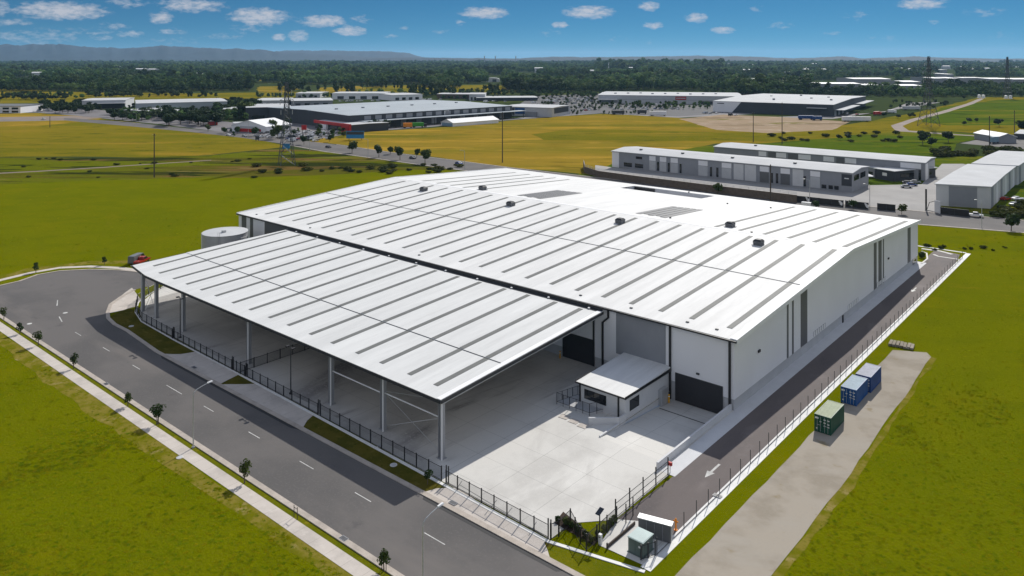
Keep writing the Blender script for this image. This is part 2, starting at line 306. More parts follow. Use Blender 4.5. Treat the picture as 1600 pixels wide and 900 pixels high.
M['estate'] = mat('estate_paving', (.30, .29, .28), .9, var=.15, scale=.06)
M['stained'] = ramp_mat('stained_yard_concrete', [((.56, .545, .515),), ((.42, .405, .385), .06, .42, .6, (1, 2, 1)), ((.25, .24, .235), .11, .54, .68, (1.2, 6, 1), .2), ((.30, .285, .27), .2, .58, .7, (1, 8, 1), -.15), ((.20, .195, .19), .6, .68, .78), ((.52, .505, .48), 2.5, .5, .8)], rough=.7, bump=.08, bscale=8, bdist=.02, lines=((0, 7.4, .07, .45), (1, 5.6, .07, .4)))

M['bed'] = ramp_mat('dull_verge', [((.105, .090, .016),), ((.075, .072, .012), .3, .42, .6), ((.15, .125, .03), .5, .55, .7), ((.05, .06, .008), 1.6, .55, .75), ((.18, .15, .05), 2.5, .62, .75)], bump=.7, bscale=4, bdist=.12)
# ------------------------------------------------------------------ ground, roads, paths
def clip(poly, ax, val, keep):      # keep: +1 above val, -1 below
    o = []; n = len(poly)
    for i in range(n):
        a, b = poly[i], poly[(i+1) % n]; da, db = (a[ax]-val)*keep, (b[ax]-val)*keep
        if da >= 0: o.append(a)
        if (da > 0 > db) or (da < 0 < db):
            t = da/(da-db); o.append(tuple(a[k]+(b[k]-a[k])*t for k in (0, 1)))
    return o
def rough(poly, step=6, amp=1.5, sc=.05, closed=True):
    o = []; n = len(poly)
    for i in range(n if closed else n-1):
        a, b = Vector(poly[i][:2]), Vector(poly[(i+1) % n][:2]); L_ = (b-a).length; k = max(1, min(60, int(L_/step)))
        nn = Vector((-(b-a).y, (b-a).x)).normalized() if L_ > 0 else Vector((0, 0))
        for j in range(k):
            p = a+(b-a)*j/k; w_ = amp*(mnoise.noise(Vector((p.x*sc, p.y*sc, 3)))*1.2+.5*mnoise.noise(Vector((p.x*sc*4, p.y*sc*4, 9)))) if j else 0
            q = p+nn*w_; o.append((q.x, q.y))
    if not closed: o.append(tuple(poly[-1][:2]))
    return o
HX0, HX1, HY0, HY1 = -63.4, -52.75, 93.5, 114.4       # the sunken dock ramp leaves a hole
def holed(name, poly, z, m):
    mb = MB()
    for pc in (clip(poly, 0, HX0, -1), clip(poly, 0, HX1, 1), clip(clip(clip(poly, 0, HX0, 1), 0, HX1, -1), 1, HY0, -1), clip(clip(clip(poly, 0, HX0, 1), 0, HX1, -1), 1, HY1, 1)):
        if len(pc) > 2: mb.sheet(pc, z)
    return struct(mb.build(name, m))
B = 45000
holed('ground', [(-B, -B), (B, -B), (B, B), (-B, B)], 0, M['woodfloor'])
def px(*pts): return [G(*p) for p in pts]
near = [(190, -90), (190, 250)] + px((1640, 367), (1440, 352), (1300, 336), (1100, 312), (900, 289), (800, 277), (722, 267), (640, 264), (520, 272), (400, 276), (240, 279), (100, 283), (-60, 290), (-300, 300)) + [(-420, -90)]
holed('meadow', near, .008, M['grass'])
def field(name, pts, m, z=.012, amp=4, world=False):
    p = rough(pts if world else px(*pts), 14, amp, .02); return struct(MB().sheet(p, z).build(name, M[m]))
field('ditch_ground', [(-80, 248), (60, 246), (200, 247), (330, 243), (430, 232), (500, 236), (560, 244), (640, 256), (722, 266.5), (640, 265), (520, 273), (400, 277), (240, 280), (100, 284), (-80, 292)], 'ditch', .014, 2)
field('field', [(-80, 193), (0, 194), (160, 186), (250, 196), (345, 208), (430, 224), (450, 229), (330, 242), (200, 246), (60, 245), (-80, 247)], 'olive')
field('field', [(-80, 176.5), (60, 177), (165, 184), (150, 188), (60, 197), (-80, 200)], 'dry', .016, 1)
field('field', [(480, 221), (560, 207), (640, 202), (720, 197), (790, 189), (870, 182), (940, 178), (1010, 181), (1060, 184), (1120, 188), (1190, 200), (1240, 214), (1200, 223), (1120, 224), (960, 250), (930, 274), (800, 262), (712, 250), (625, 239.5), (525, 225)], 'dry')
field('field', [(830, 210), (900, 201), (1000, 203), (1120, 207), (1260, 205), (1330, 214), (1180, 225), (1090, 224), (950, 222), (850, 219)], 'olive', .020, 3)
field('field', [(1180, 226), (1300, 212), (1400, 205), (1480, 206), (1560, 212), (1500, 222), (1480, 240), (1560, 246), (1660, 255), (1660, 345), (1500, 330), (1300, 320), (1000, 288), (900, 274), (940, 252), (1090, 228)], 'lush', .010)
field('field', [(1120, 214), (1260, 203), (1340, 192), (1420, 178), (1490, 162), (1530, 152), (1700, 151), (1700, 206), (1560, 211), (1480, 205), (1400, 206), (1300, 213), (1200, 222)], 'olive', .016, 3)
field('field', [(1470, 168), (1560, 156), (1700, 153), (1700, 186), (1600, 196), (1480, 196), (1440, 190)], 'lush', .020, 3)
field('field', [(-60, 139), (40, 139), (90, 143), (300, 146), (480, 143), (600, 134), (640, 133), (800, 133), (830, 138), (790, 147), (600, 147), (480, 152), (200, 158), (-60, 163)], 'olive', .012, 6)
field('field', [(405, 135), (455, 134.5), (470, 140), (440, 144), (400, 143)], 'dry', .03, 3)
field('field', [(500, 137), (560, 134.5), (580, 142), (500, 145)], 'dry', .03, 3)
field('field', [(330, 119), (420, 120), (415, 126), (330, 127)], 'dry', .03, 6)
field('dirt_ground', [(1060, 186), (1130, 179), (1240, 184), (1330, 190), (1300, 203), (1200, 208), (1120, 203)], 'dirt', .024, 2)
field('yard_paving', [(395, 196), (470, 190), (600, 199), (780, 187), (870, 178), (880, 172), (1120, 172), (1180, 178), (1060, 184), (940, 177), (790, 188), (640, 201), (560, 206), (500, 217), (440, 221), (330, 204), (250, 194), (120, 181), (60, 176), (0, 176), (0, 168), (130, 170), (300, 182)], 'farpave', .018, 1)
field('car_park', [(800, 171), (830, 150), (940, 146), (1000, 158), (1120, 165), (1120, 178), (1060, 182), (940, 177), (870, 180)], 'lot', .022, 1)
field('dirt_ground', [(1180, 184), (1300, 186), (1400, 171), (1470, 160), (1420, 160), (1380, 176), (1230, 182)], 'farpave', .022, 1)
field('track', [(1392, 196), (1420, 187), (1470, 174), (1510, 162), (1530, 154), (1538, 154), (1522, 162), (1482, 175), (1432, 188), (1410, 197), (1420, 204), (1500, 210), (1560, 214), (1555, 215), (1500, 211.5), (1400, 205)], 'track', .026, .4)
field('yard_paving', [(1500, 224), (1560, 211), (1700, 212), (1700, 234), (1600, 233)], 'asphalt', .022, .5)
field('road', [(-60, 184), (110, 181), (165, 184), (110, 188), (-60, 191)], 'track', .024, .5)
struct(MB().sheet(px((100, 188), (200, 197), (300, 206.5), (376, 215), (440, 224.5), (508, 237), (575, 246), (675, 260), (722, 266), (800, 276), (900, 288), (1100, 310), (1300, 335), (1440, 351), (1600, 363.5), (1720, 373),
    (1720, 355), (1600, 345), (1440, 331), (1300, 318), (1100, 297), (900, 274), (795, 262), (712, 251), (625, 240.5), (525, 226), (470, 219), (400, 211), (300, 201.5), (200, 190.5), (100, 184)), .030).build('road', M['asphalt']))
fk = px((-40, 0), ) if 0 else None
mbk = MB(); mbk.strip([G(*p) for p in ((440, 224.5), (508, 237), (575, 246), (675, 260), (722, 266), (800, 276), (900, 288), (1100, 310), (1300, 335), (1440, 351), (1600, 363.5), (1720, 373))], -.9, 0, 0, .15)
mbk.strip([G(*p) for p in ((525, 226), (625, 240.5), (712, 251), (795, 262), (900, 274), (1100, 297), (1300, 318), (1440, 331), (1600, 345), (1720, 355))], 0, .8, 0, .15)
struct(mbk.build('kerb', M['kerb']))

# street in front: straight carriageway ending in a cul-de-sac
KS, KN = 54.0, 65.75
def sy(x, y): return y+.0135*(x+110)      # the street runs slightly askew to the warehouse
def sk(*pts): return [(x, sy(x, y)) for x, y in pts]
bulbN = [(208, 425), (187, 423), (140, 421.7), (93, 424), (59, 430), (31, 440), (0, 447), (-40, 460)]
bulbI = [(208, 453), (187, 464), (170, 476), (165, 489), (166, 498), (176, 507.6), (196, 518)]
road = sk((120, KS), (-193.6, KS)) + px((-60, 492), (-60, 465), *bulbN[::-1], (240, 430), (250, 440), (235, 447), *bulbI) + sk((-146, KN), (120, KN))
struct(MB().sheet(road, .030).build('road', M['asphalt']))
mb = MB()
mb.strip(sk((120, KS), (-250, KS)), 0, .8, 0, .13)
mb.strip(sk((120, KN), (-146, KN)) + px(*bulbI[::-1]), -.75, 0, 0, .13)
mb.strip(px((260, 437), (240, 430), *bulbN), -.55, 0, 0, .13)
struct(mb.build('kerb', M['kerb']))
# dark strip against the dropped kerbs at the two crossovers
mb = MB()
mb.sheet(sk((-142, KN-.55), (-100.5, KN-.55), (-99, KN-.02), (-143.5, KN-.02)), .034)
mb.sheet(sk((-71.6, KN-.62), (-50.5, KN-.62), (-50, KN-.02), (-72, KN-.02)), .034)
struct(mb.build('road_edge_strip', M['edge_dark']))
mb = MB()
for (p_, ln) in (((122, 522), 3), ((166, 546), 3), ((213, 574), 3), ((272, 609), 5.4), ((326, 639), 3), ((397, 680), 3), ((479, 727), 3.2), ((567, 777), 3.2), ((679, 842), 3.4)):
    xm, ym = G(*p_); a = (xm-ln/2, ln); yc = ym-.0135*(xm+110)
    mb.sheet(sk((a[0], yc-.06), (a[0]+a[1], yc-.06), (a[0]+a[1], yc+.06), (a[0], yc+.06)), .034)
for (a, b) in (((90, 469), (89, 478)), ((92.5, 495), (97, 503))):
    p, q = Vector(G(*a)), Vector(G(*b)); d = (q-p).normalized(); n = Vector((-d.y, d.x))*.09
    mb.sheet([p-n, q-n, q+n, p+n], .034)
for (a, b) in ((102, 489), (46, 506)): mb.sheet([(G(a, b)[0]+.5*math.cos(t*.7), G(a, b)[1]+.5*math.sin(t*.7)) for t in range(9)], .034)
struct(mb.build('road_marking', M['paint']))
struct(MB().strip(sk((40, 51.45), (-118, 51.45), (-190, 51.5), (-260, 51.9)), -.93, .93, 0, .04).build('path', M['path']))
struct(MB().strip(px((270, 429), (187, 419), (140, 416.5), (93, 418.5), (50, 426), (0, 438), (-50, 452)), -.9, .9, 0, .05).build('path', M['path']))
vm = MB(); vm.sheet(sk((40, 52.3), (40, KS-.7), (-235, KS-.7), (-235, 52.3)), .014)
struct(vm.build('verge', M['verge']))
struct(MB().sheet(sk((-146, KN+.4)) + px((196, 517), (176, 506), (168, 497), (200, 480), (222, 492)) + [(-149, 71.2), (-44, 69.4)] + sk((-40, KN+.4)), .014).build('verge', M['bed']))
# crossovers between kerb and fence
mb = MB()
K_ = KN+.73
for pl in (sk((-143.8, K_)) + [(-141.2, 68), (-140.2, 70.65), (-124.4, 70.5)] + sk((-123.2, K_)), sk((-122.8, K_)) + [(-118.3, 70.5), (-101.6, 70.4), (-100.6, 68.3)] + sk((-99.2, K_)),
           sk((-72.6, K_)) + [(-72.0, 68.6), (-70.4, 70.1), (-54.4, 69.5), (-54.6, 69.0)] + sk((-52.4, K_))):
    mb.sheet(rough(pl, 1.2, .12, .3), .05)
mb.sheet(rough(px((206, 450), (187, 464), (170, 476), (166, 490), (180, 488), (213, 479), (222, 468)), 1.5, .25, .3), .05)
struct(mb.build('crossover', M['path']))
mb = MB()      # saw-cut joints of the gate crossover
for (a, b) in (((718, 758), (850, 838)), ((722, 752), (711, 768)), ((776, 782), (757, 806)), ((800, 794), (786, 812)), ((838, 816), (826, 838))):
    mb.strip([G(*a), G(*b)], -.05, .05, .05, .054)
struct(mb.build('crossover_joint', M['dclad']))

# the estate: concrete yard, ramp, driveway, aprons
yard = [(-181.5, 80), (-178.5, 77), (-172, 73.5), (-166, 71.6), (-149, 71.3), (-54.4, 69.9), (-54.4, 74), (-50.75, 78), (-50.75, 93.5), (-50.75, 114.4), (-187, 114.4), (-187, 86)]
holed('yard', yard, .045, M['conc'])
mb = MB()
mb.quad((HX0, HY0, .045), (HX1, HY0, .045), (HX1, 111.5, -1.3), (HX0, 111.5, -1.3)); mb.quad((HX0, 111.5, -1.3), (HX1, 111.5, -1.3), (HX1, HY1, -1.3), (HX0, HY1, -1.3))
struct(mb.build('ramp', M['conc']))
struct(MB().quad((-62.9, 109.6, -1.145), (-54.0, 109.6, -1.145), (-54.0, 109.85, -1.165), (-62.9, 109.85, -1.165)).build('ramp_drain', M['black']))
dm = MB(); dm.sheet([(-50.7, 77)] + [(-50.2, 90), (-50.0, 236)] + px((1436, 419), (1450, 400), (1462, 390), (1500, 398)) + [(-43.95, 236), (-43.95, 76.5)], .040)
struct(dm.build('driveway', M['asphalt2']))
struct(MB().sheet([(-52.2, 91.2), (-49.95, 91.2), (-49.95, 231), (-52.2, 231)], .052).build('apron', M['precastL']))
struct(MB().strip([(-43.35, 72.6), (-43.35, 250)], -.62, .62, 0, .06).build('kerb', M['bwhite']))
struct(MB().strip([G(206, 415), (-186.5, 86), (-182.3, 80.2), (-178.8, 76.2), (-172, 72.9), (-165, 71.2), (-149, 70.75), (-126, 70.6), (-54.3, 69.55), (-43.2, 72.3)], -.34, .14, 0, .09).build('kerb', M['bwhite']))
struct(MB().strip([(-44, 250.2), (-56, 250.2), (-110, 251)], -.4, .4, 0, .08).build('kerb', M['bwhite']))
mb = MB()      # arrows painted on the driveway
def arrow(cx, cy):
    for p in ([(cx-.16, cy-.4), (cx+.16, cy-.4), (cx+.16, cy+2.2), (cx-.16, cy+2.2)], [(cx, cy-2.2), (cx+.55, cy-.4), (cx-.55, cy-.4)]): mb.sheet(p, .046)
arrow(*G(1113, 736)); arrow(*G(1428, 453))
struct(mb.build('road_marking', M['paint']))
mb = MB(); mb.strip(px((1440, 412), (1449, 405), (1448, 396), (1440, 393)), -.2, .2, 0, .15); mb.strip(px((1459, 398), (1466, 401), (1500, 406)), -.4, .3, 0, .12); mb.strip(px((1440, 389), (1470, 393), (1488, 398)), -.5, .5, 0, .12)
struct(mb.build('kerb', M['conc']))
struct(MB().sheet(rough([(-40.4, 40), (-32.0, 40)] + px((1205, 900), (1330, 740), (1455, 558), (1448, 551), (1395, 547), (1365, 577)) + [(-40.2, 110), (-40.4, 73.8)], 4, .5, .1), .034).build('slab', M['slab']))
ut = MB(); ut.sheet(px((1008, 885), (935, 852), (965, 812), (1000, 815), (1050, 850), (1045, 860)), .055)
struct(ut.build('utility_slab', M['conc']))
struct(MB().sheet(rough(px((866, 818), (880, 800), (912, 826), (935, 845), (928, 853)), 1.5, .2, .3), .05).build('garden_bed', M['mulch']))

# ------------------------------------------------------------------ the warehouse
X0, X1, Y0, Y1, YR = -202.0, -52.2, 114.4, 230.6, 172.3
EZ, RZ = 11.4, 14.6
def zf(y): return EZ+(RZ-EZ)*(y-114.0)/(YR-114.0) if y <= YR else EZ+(RZ-EZ)*(231-y)/(231-YR)
wh = thing('warehouse', 'huge white roofed warehouse with grey rooflight strips and pale grey walls', 'warehouse', (X1, Y0, 0))
def WP(mb, name, m, label=None, par=None):
    """a part of the warehouse: its mesh is written in world metres"""
    p = par or wh; o0 = (X1, Y0, 0); mb.v = [(a-o0[0], b-o0[1], c-o0[2]) for a, b, c in mb.v]
    return mb.build(name, m, p, label=label)
mb = MB()      # walls: precast below, sheeting above, standing a little proud
mb.b2(X0, X1, Y0, Y0+.3, -1.4, 1.8, 1); mb.b2(X0, X1, Y1-.3, Y1, -1.4, 1.8, 1)
mb.b2(X0, X0+.3, Y0+.3, Y1-.3, 0, 1.8, 1); mb.b2(X1-.3, X1, Y0+.3, Y1-.3, -1.4, 1.8, 1)
mb.b2(X0-.1, X1+.1, Y0-.1, Y0+.3, 1.8, EZ-.05, 0); mb.b2(X0-.1, X1+.1, Y1-.3, Y1+.1, 1.8, EZ-.05, 0)
for xa, xb in ((X0-.1, X0+.3), (X1-.3, X1+.1)):
    pr = [(Y0+.3, 1.8), (Y1-.3, 1.8), (Y1-.3, zf(Y1)-.12), (YR, RZ-.12), (Y0+.3, zf(Y0)-.12)]
    mb.add([(xa, y, z) for y, z in pr]+[(xb, y, z) for y, z in pr], [(4, 3, 2, 1, 0), (5, 6, 7, 8, 9)]+[(i, (i+1) % 5, 5+(i+1) % 5, 5+i) for i in range(5)])
WP(mb, 'wall', [M['clad'], M['precast']])
mb = MB()
for (a, b) in ((-74.2, -64.3),): mb.b2(a, b, Y0-.13, Y0-.1, 3.6, EZ-.2)
WP(mb, 'wall_panel', M['gwall'], 'darker grey recessed wall panel above the dock office')
for a, b in ((-200.5, -198), (-196, -194.4), (-188.5, -175)): mb = MB(); mb.b2(a, b, Y0-.13, Y0-.1, 2, EZ-.3); WP(mb, 'cladding_strip', M['dclad'])
for (a, b) in ((136.2, 137.0), (138.7, 139.5), (143.0, 146.4), (189.6, 191.8), (193.3, 196.0), (197.0, 197.9), (219.9, 223.0)):
    mb = MB(); mb.b2(X1+.1, X1+.13, a, b, 1.8, zf((a+b)/2)-.45); WP(mb, 'cladding_strip', M['dclad'])
mb = MB(); mb.b2(X1+.02, X1+.05, 225.5, 229.5, .2, 1.7); WP(mb, 'doorway', M['glass'])
for (a, b) in ((149.8, 156.6), (170.6, 177.8), (191.9, 199.3)):
    mb = MB(); mb.b2(X1+.1, X1+.13, a, b, 1.9, 2.9, 1)
    n = 6
    for i in range(n): y = a+(b-a)*(i+.1)/n; mb.b2(X1+.1, X1+.17, y, y+(b-a)/n*.62, 1.95, 2.85)
    WP(mb, 'louvre_grille', [M['flash'], M['gsteel']])
mb = MB(); mb.b2(X1, X1+.16, 167.2, 167.8, 0, 1.6); WP(mb, 'downpipe', M['black'])
for y in (123.4, 201.2): mb = MB(); mb.b2(X1+.1, X1+.3, y, y+.8, 6.6, 7.0); WP(mb, 'wall_light', M['black'])
# roof: front slope in two sheets that lap at a seam, back slope round a sunken plant recess
ra, rb = -202.3, -51.55; YS = 144.5
rc = (-140.2, -110.3, 218.3, 227.6)
mb = MB()
def slope(xa, xb, ya, yb, up=0, m=0):
    a = [(xa, ya, zf(ya)+up), (xb, ya, zf(ya)+up), (xb, yb, zf(yb)+up), (xa, yb, zf(yb)+up)]; lo = [(x, y, z-.12) for x, y, z in a]
    mb.add(a+lo, [(0, 1, 2, 3), (7, 6, 5, 4), (0, 4, 5, 1), (1, 5, 6, 2), (2, 6, 7, 3), (3, 7, 4, 0)], m)
slope(ra, rb, 113.9, YS); slope(ra, rb, YS, YR, .1)
slope(ra, rb, YR, rc[2]); slope(ra, rc[0], rc[2], rc[3]); slope(rc[1], rb, rc[2], rc[3]); slope(ra, rb, rc[3], 231.1)
WP(mb, 'roof', M['roof'])
mb = MB(); mb.b2(rc[0]-.1, rc[1]+.1, rc[2]-.1, rc[3]+.1, 9.6, 9.7); mb.b2(rc[0]-.2, rc[0], rc[2], rc[3], 9.7, zf(rc[3])-.12); mb.b2(rc[1], rc[1]+.2, rc[2], rc[3], 9.7, zf(rc[3])-.12)
mb.b2(rc[0], rc[1], rc[3], rc[3]+.2, 9.7, zf(rc[3])-.14); mb.b2(rc[0], rc[1], rc[2]-.2, rc[2], 9.7, zf(rc[2])-.14)
rw = WP(mb, 'roof_recess', M['fwall'])
mb = MB(); mb.b2(rc[0]+.3, rc[0]+8, rc[3]-.5, rc[3]-.05, 9.75, 11.4); WP(mb, 'dark_opening', M['black'], par=rw)  # dark inside of the recess opening, put in as a black box
mb = MB()
mb.b2(ra, rb, YS-.12, YS-.004, zf(YS)+.0, zf(YS)+.055); WP(mb, 'roof_seam', M['dark'])
mb = MB()      # ridge capping and barge flashing
for s0, s1 in ((YR-.45, YR), (YR, YR+.45)): slope(ra, rb, s0, s1, .13)
WP(mb, 'ridge_cap', M['flash'])
for xa, xb in ((rb-.02, rb+.16), (ra-.16, ra+.02)):
    mb = MB(); pr = [(113.8, zf(113.8)+.2), (YR, RZ+.24), (231.2, zf(231.2)+.2), (231.2, zf(231.2)-.55), (YR, RZ-.5), (113.8, zf(113.8)-.55)]
    mb.add([(xa, y, z) for y, z in pr]+[(xb, y, z) for y, z in pr], [(0, 1, 4, 5), (1, 2, 3, 4), (11, 10, 7, 6), (10, 9, 8, 7)]+[(i, 6+i, 6+(i+1) % 6, (i+1) % 6) for i in range(6)])
    for s in (-1,):
        pass
    WP(mb, 'barge_flashing', M['flash'])
mb = MB(); slope(rb-1.1, rb-.03, 114.0, YR-.5, .14); slope(rb-1.1, rb-.03, YR+.5, 231, .06); WP(mb, 'edge_flashing', M['flash'])
mb = MB(); mb.b2(ra, rb+.1, 113.55, 113.88, EZ-.32, EZ-.06); WP(mb, 'gutter', M['black'])
mb = MB(); mb.b2(ra, rb+.1, 231.12, 231.4, EZ-.3, EZ-.02); WP(mb, 'gutter', M['flash'])
def strip_on(xc, ya, yb, wd=.95, up=.02, m='skylight', name='rooflight'):
    mb = MB(); a, b = xc-wd/2, xc+wd/2; u2 = up+.03
    q = [(a, ya, zf(ya)+up), (b, ya, zf(ya)+up), (b, yb, zf(yb)+up), (a, yb, zf(yb)+up)]; t = [(x, y, z+.035) for x, y, z in q]
    mb.add(q+t, [(4, 5, 6, 7), (0, 1, 5, 4), (1, 2, 6, 5), (2, 3, 7, 6), (3, 0, 4, 7)]); return WP(mb, name, M[m])
FX = [-194, -186.9, -180.3, -173.6, -167, -160.7, -154.5, -148.3, -141.8, -135.2, -129, -122.7, -116.6, -110.6, -104.2, -97.9, -91.6, -85.5, -79.4, -73.4, -67.35, -61.4, -54.6]
for x in FX:      # one rooflight above and one below the seam
    strip_on(x, 117.9, YS-.15); strip_on(x, YS+.1, 170.0, up=.12)
for i, x in enumerate([-190, -183.0, -176.5, -170.6, -164.4]): strip_on(x, (174.2, 174.2, 174.2, 174, 174)[i], 222.3)
for x in [-84.2, -78, -72, -66.2, -60.4, -53.9]: strip_on(x, 174.0, 226.3)
for x0, sg in ((-148.9, 0), (-107.9, .6)):
    for k in range(5): strip_on(x0+.9+k*1.85, 174.9+sg+(.9 if k % 2 else 0), 194.9+sg+.3*k, 1.55, .05, 'dclad', 'dark_roof_panel')
for (x, y) in [(-177.2, 163), (-163.2, 175.1), (-140.8, 162.7), (-105, 163.6), (-81.7, 176.9), (-69.3, 164.6)]:
    z = zf(y)+.1; mb = MB()
    vs = []
    for hw, h in ((.85, 0), (.95, .9), (.6, 1.25)): vs += [(x-hw, y-hw, z+h), (x+hw, y-hw, z+h), (x+hw, y+hw, z+h), (x-hw, y+hw, z+h)]
    mb.add(vs, [(8, 9, 10, 11)]+[(r*4+i, r*4+(i+1) % 4, r*4+4+(i+1) % 4, r*4+4+i) for r in (0, 1) for i in range(4)])
    o = WP(mb, 'roof_vent', M['dark'])
    mb = MB()
    for k in range(4): mb.b2(x-.99, x+.99, y-.99, y+.99, z+.15+k*.19, z+.2+k*.19)
    mb.b2(x-1.2, x+1.2, y-1.2, y+1.2, z-.06, z+.04); WP(mb, 'vent_blade', M['gsteel'], par=o)
for x in (-61.5, -72.5, -83.5, -56.2, -128, -170, -196): mb = MB(); mb.b2(x, x+.5, 116, 116.35, zf(116)+.0, zf(116)+.16); WP(mb, 'roof_anchor', M['dark'])
for x, y in ((-120, 228), (-100, 214), (-88, 217), (-98, 176), (-75, 173.4)): mb = MB(); mb.b2(x, x+.4, y, y+.4, zf(y), zf(y)+.3); WP(mb, 'roof_anchor', M['dark'])
# downpipes and doors on the front wall
for x in (-63.4, -52.8):
    mb = MB(); mb.b2(x-.16, x+.16, Y0-.42, Y0-.14, -1.25 if x < -53 else -.6, EZ-.1); WP(mb, 'downpipe', M['black'])
mb = MB(); mb.b2(-77.1, -76.8, Y0-.42, Y0-.14, 0, 8.6); mb.tube((-76.95, Y0-.28, 8.5), (-75.75, Y0-.28, 9.6), .16, n=4); mb.b2(-75.9, -75.6, Y0-.42, Y0-.14, 9.5, EZ-.1); WP(mb, 'downpipe', M['black'])
def roller(xa, xb, za, zb, y=Y0-.12):
    mb = MB(); mb.b2(xa, xb, y-.05, y, za, zb)
    k = int((zb-za)/.3)
    for i in range(k): mb.b2(xa+.05, xb-.05, y-.075, y-.05, za+.3*i+.03, za+.3*i+.2)
    o = WP(mb, 'roller_door', M['door'])
    mb = MB(); mb.b2(xa-.18, xa, y-.1, y+.02, za, zb+.18); mb.b2(xb, xb+.18, y-.1, y+.02, za, zb+.18); mb.b2(xa, xb, y-.1, y+.02, zb, zb+.18); WP(mb, 'frame', M['dark'], par=o)
roller(-62.3, -54.2, -1.25, 3.2)
for x in (-85.8, -104, -122, -140, -158): roller(x, x+6.4, .05, 4.6)
mb = MB(); mb.b2(-58.6, -58.1, Y0-.35, Y0-.1, 4.15, 4.4); WP(mb, 'wall_light', M['dark'])
mb = MB(); mb.b2(-79.1, -78.8, Y0-.3, Y0-.1, .05, 8.8); WP(mb, 'downpipe', M['black'])
# dock office built against the front wall
A0, A1, AY = -72.2, -63.6, 100.4
mb = MB(); mb.b2(A0, A1, AY, Y0-.15, -1.35, 3.55); of = WP(mb, 'dock_office', M['precastL'], 'small grey office block with a shallow roof on the dock')
mb = MB()
def aslope(ya, yb, m):
    z = lambda y: 3.6+.03*(y-AY)
    a = [(A0-.35, ya, z(ya)+.15), (A1+.35, ya, z(ya)+.15), (A1+.35, yb, z(yb)+.15), (A0-.35, yb, z(yb)+.15)]; lo = [(x, y, zz_-.2) for x, y, zz_ in a]
    mb.add(a+lo, [(0, 1, 2, 3), (7, 6, 5, 4), (0, 4, 5, 1), (1, 5, 6, 2), (2, 6, 7, 3), (3, 7, 4, 0)], m)
aslope(AY-.5, Y0-.15, 0); WP(mb, 'roof', [M['roof'], M['precastL']], par=of)
mb = MB(); mb.b2(A0-.4, A0-.36, AY-.5, Y0-.2, 3.45, 3.95); mb.b2(A1+.36, A1+.42, AY-.5, Y0-.2, 3.4, 3.85); mb.b2(A0-.4, A1+.4, AY-.62, AY-.5, 3.5, 3.72); WP(mb, 'gutter', M['black'], par=of)
mb = MB(); mb.b2(A0+1.0, A0+5.2, AY-.04, AY, 1.2, 2.75); WP(mb, 'window', M['glass'], par=of)
mb = MB(); mb.b2(A1, A1+.04, AY+1.4, AY+4.2, .9, 2.6); WP(mb, 'window', M['glass'], par=of)
for xx in (A0+.1, A1-1.2): mb = MB(); mb.b2(xx, xx+.2, AY-.2, AY, 0, 3.5); WP(mb, 'downpipe', M['black'], par=of)
mb = MB(); mb.b2(A1+.02, A1+.7, 110.6, 112.6, -1.2, 1.4); WP(mb, 'switch_cabinet', M['steel'], par=of)

# retaining walls of the dock ramp
mb = MB(); mb.add([(-52.75, 91.2, -.1), (-52.45, 91.2, -.1), (-52.45, 114.2, -1.4), (-52.75, 114.2, -1.4), (-52.75, 91.2, 1.05), (-52.45, 91.2, 1.05), (-52.45, 114.2, 1.05), (-52.75, 114.2, 1.05)], [(4, 5, 6, 7), (0, 1, 5, 4), (1, 2, 6, 5), (2, 3, 7, 6), (3, 0, 4, 7)])
tag(mb.build('ramp_wall', M['precastL']), 'long low concrete wall with pale top between dock ramp and driveway', 'retaining wall')
mb = MB(); 
for a, b in (((-63.55, 100.4), (-63.55, 98.8)), ((-63.55, 98.8), (-67.1, 95.7))):
    d = (Vector(b)-Vector(a)).normalized(); n = Vector((-d.y, d.x))*.13; p, q = Vector(a), Vector(b)
    mb.prism([p-n, q-n, q+n, p+n], -.4, 1.05)
mb.b2(-63.68, -63.42, 93.5, 98.7, -.4, .25)
tag(mb.build('wing_wall', M['precastL']), 'short angled concrete wing wall in front of the dock office', 'retaining wall')

# ------------------------------------------------------------------ the loading canopy
CX0, CX1, CY0, CY1, CZ0, CZ1 = -179.1, -76.3, 73.4, 113.3, 8.5, 10.75
def zc(y): return CZ0+(CZ1-CZ0)*(y-CY0)/(CY1-CY0)
cn_ = thing('loading_canopy', 'wide white steel canopy on grey columns over the concrete yard', 'canopy', (CX1, CY0, 0))
def CP(mb, name, m, par=None, label=None):
    mb.v = [(a-CX1, b-CY0, c) for a, b, c in mb.v]; return mb.build(name, m, par or cn_, label=label)
edge = [(-162.8, CY0), (CX1, CY0), (CX1, CY1), (-175.6, CY1), (CX0, 75.0), (-169, 73.5)]
def tilted(poly, up=0, th=.12, m=0):
    n = len(poly); mb.add([(x, y, zc(y)+up) for x, y in poly]+[(x, y, zc(y)+up-th) for x, y in poly], [tuple(range(n)), tuple(range(2*n-1, n-1, -1))]+[(i, n+i, n+(i+1) % n, (i+1) % n) for i in range(n)], m)
mb = MB(); tilted(clip(edge, 1, 87.1, -1)); tilted(clip(edge, 1, 87.1, 1), .09); CP(mb, 'roof', M['canopyroof'])
mb = MB(); mb.b2(-175.4, CX1, 87.0, 87.09, zc(87.1), zc(87.1)+.05); CP(mb, 'roof_seam', M['dark'])
mb = MB()
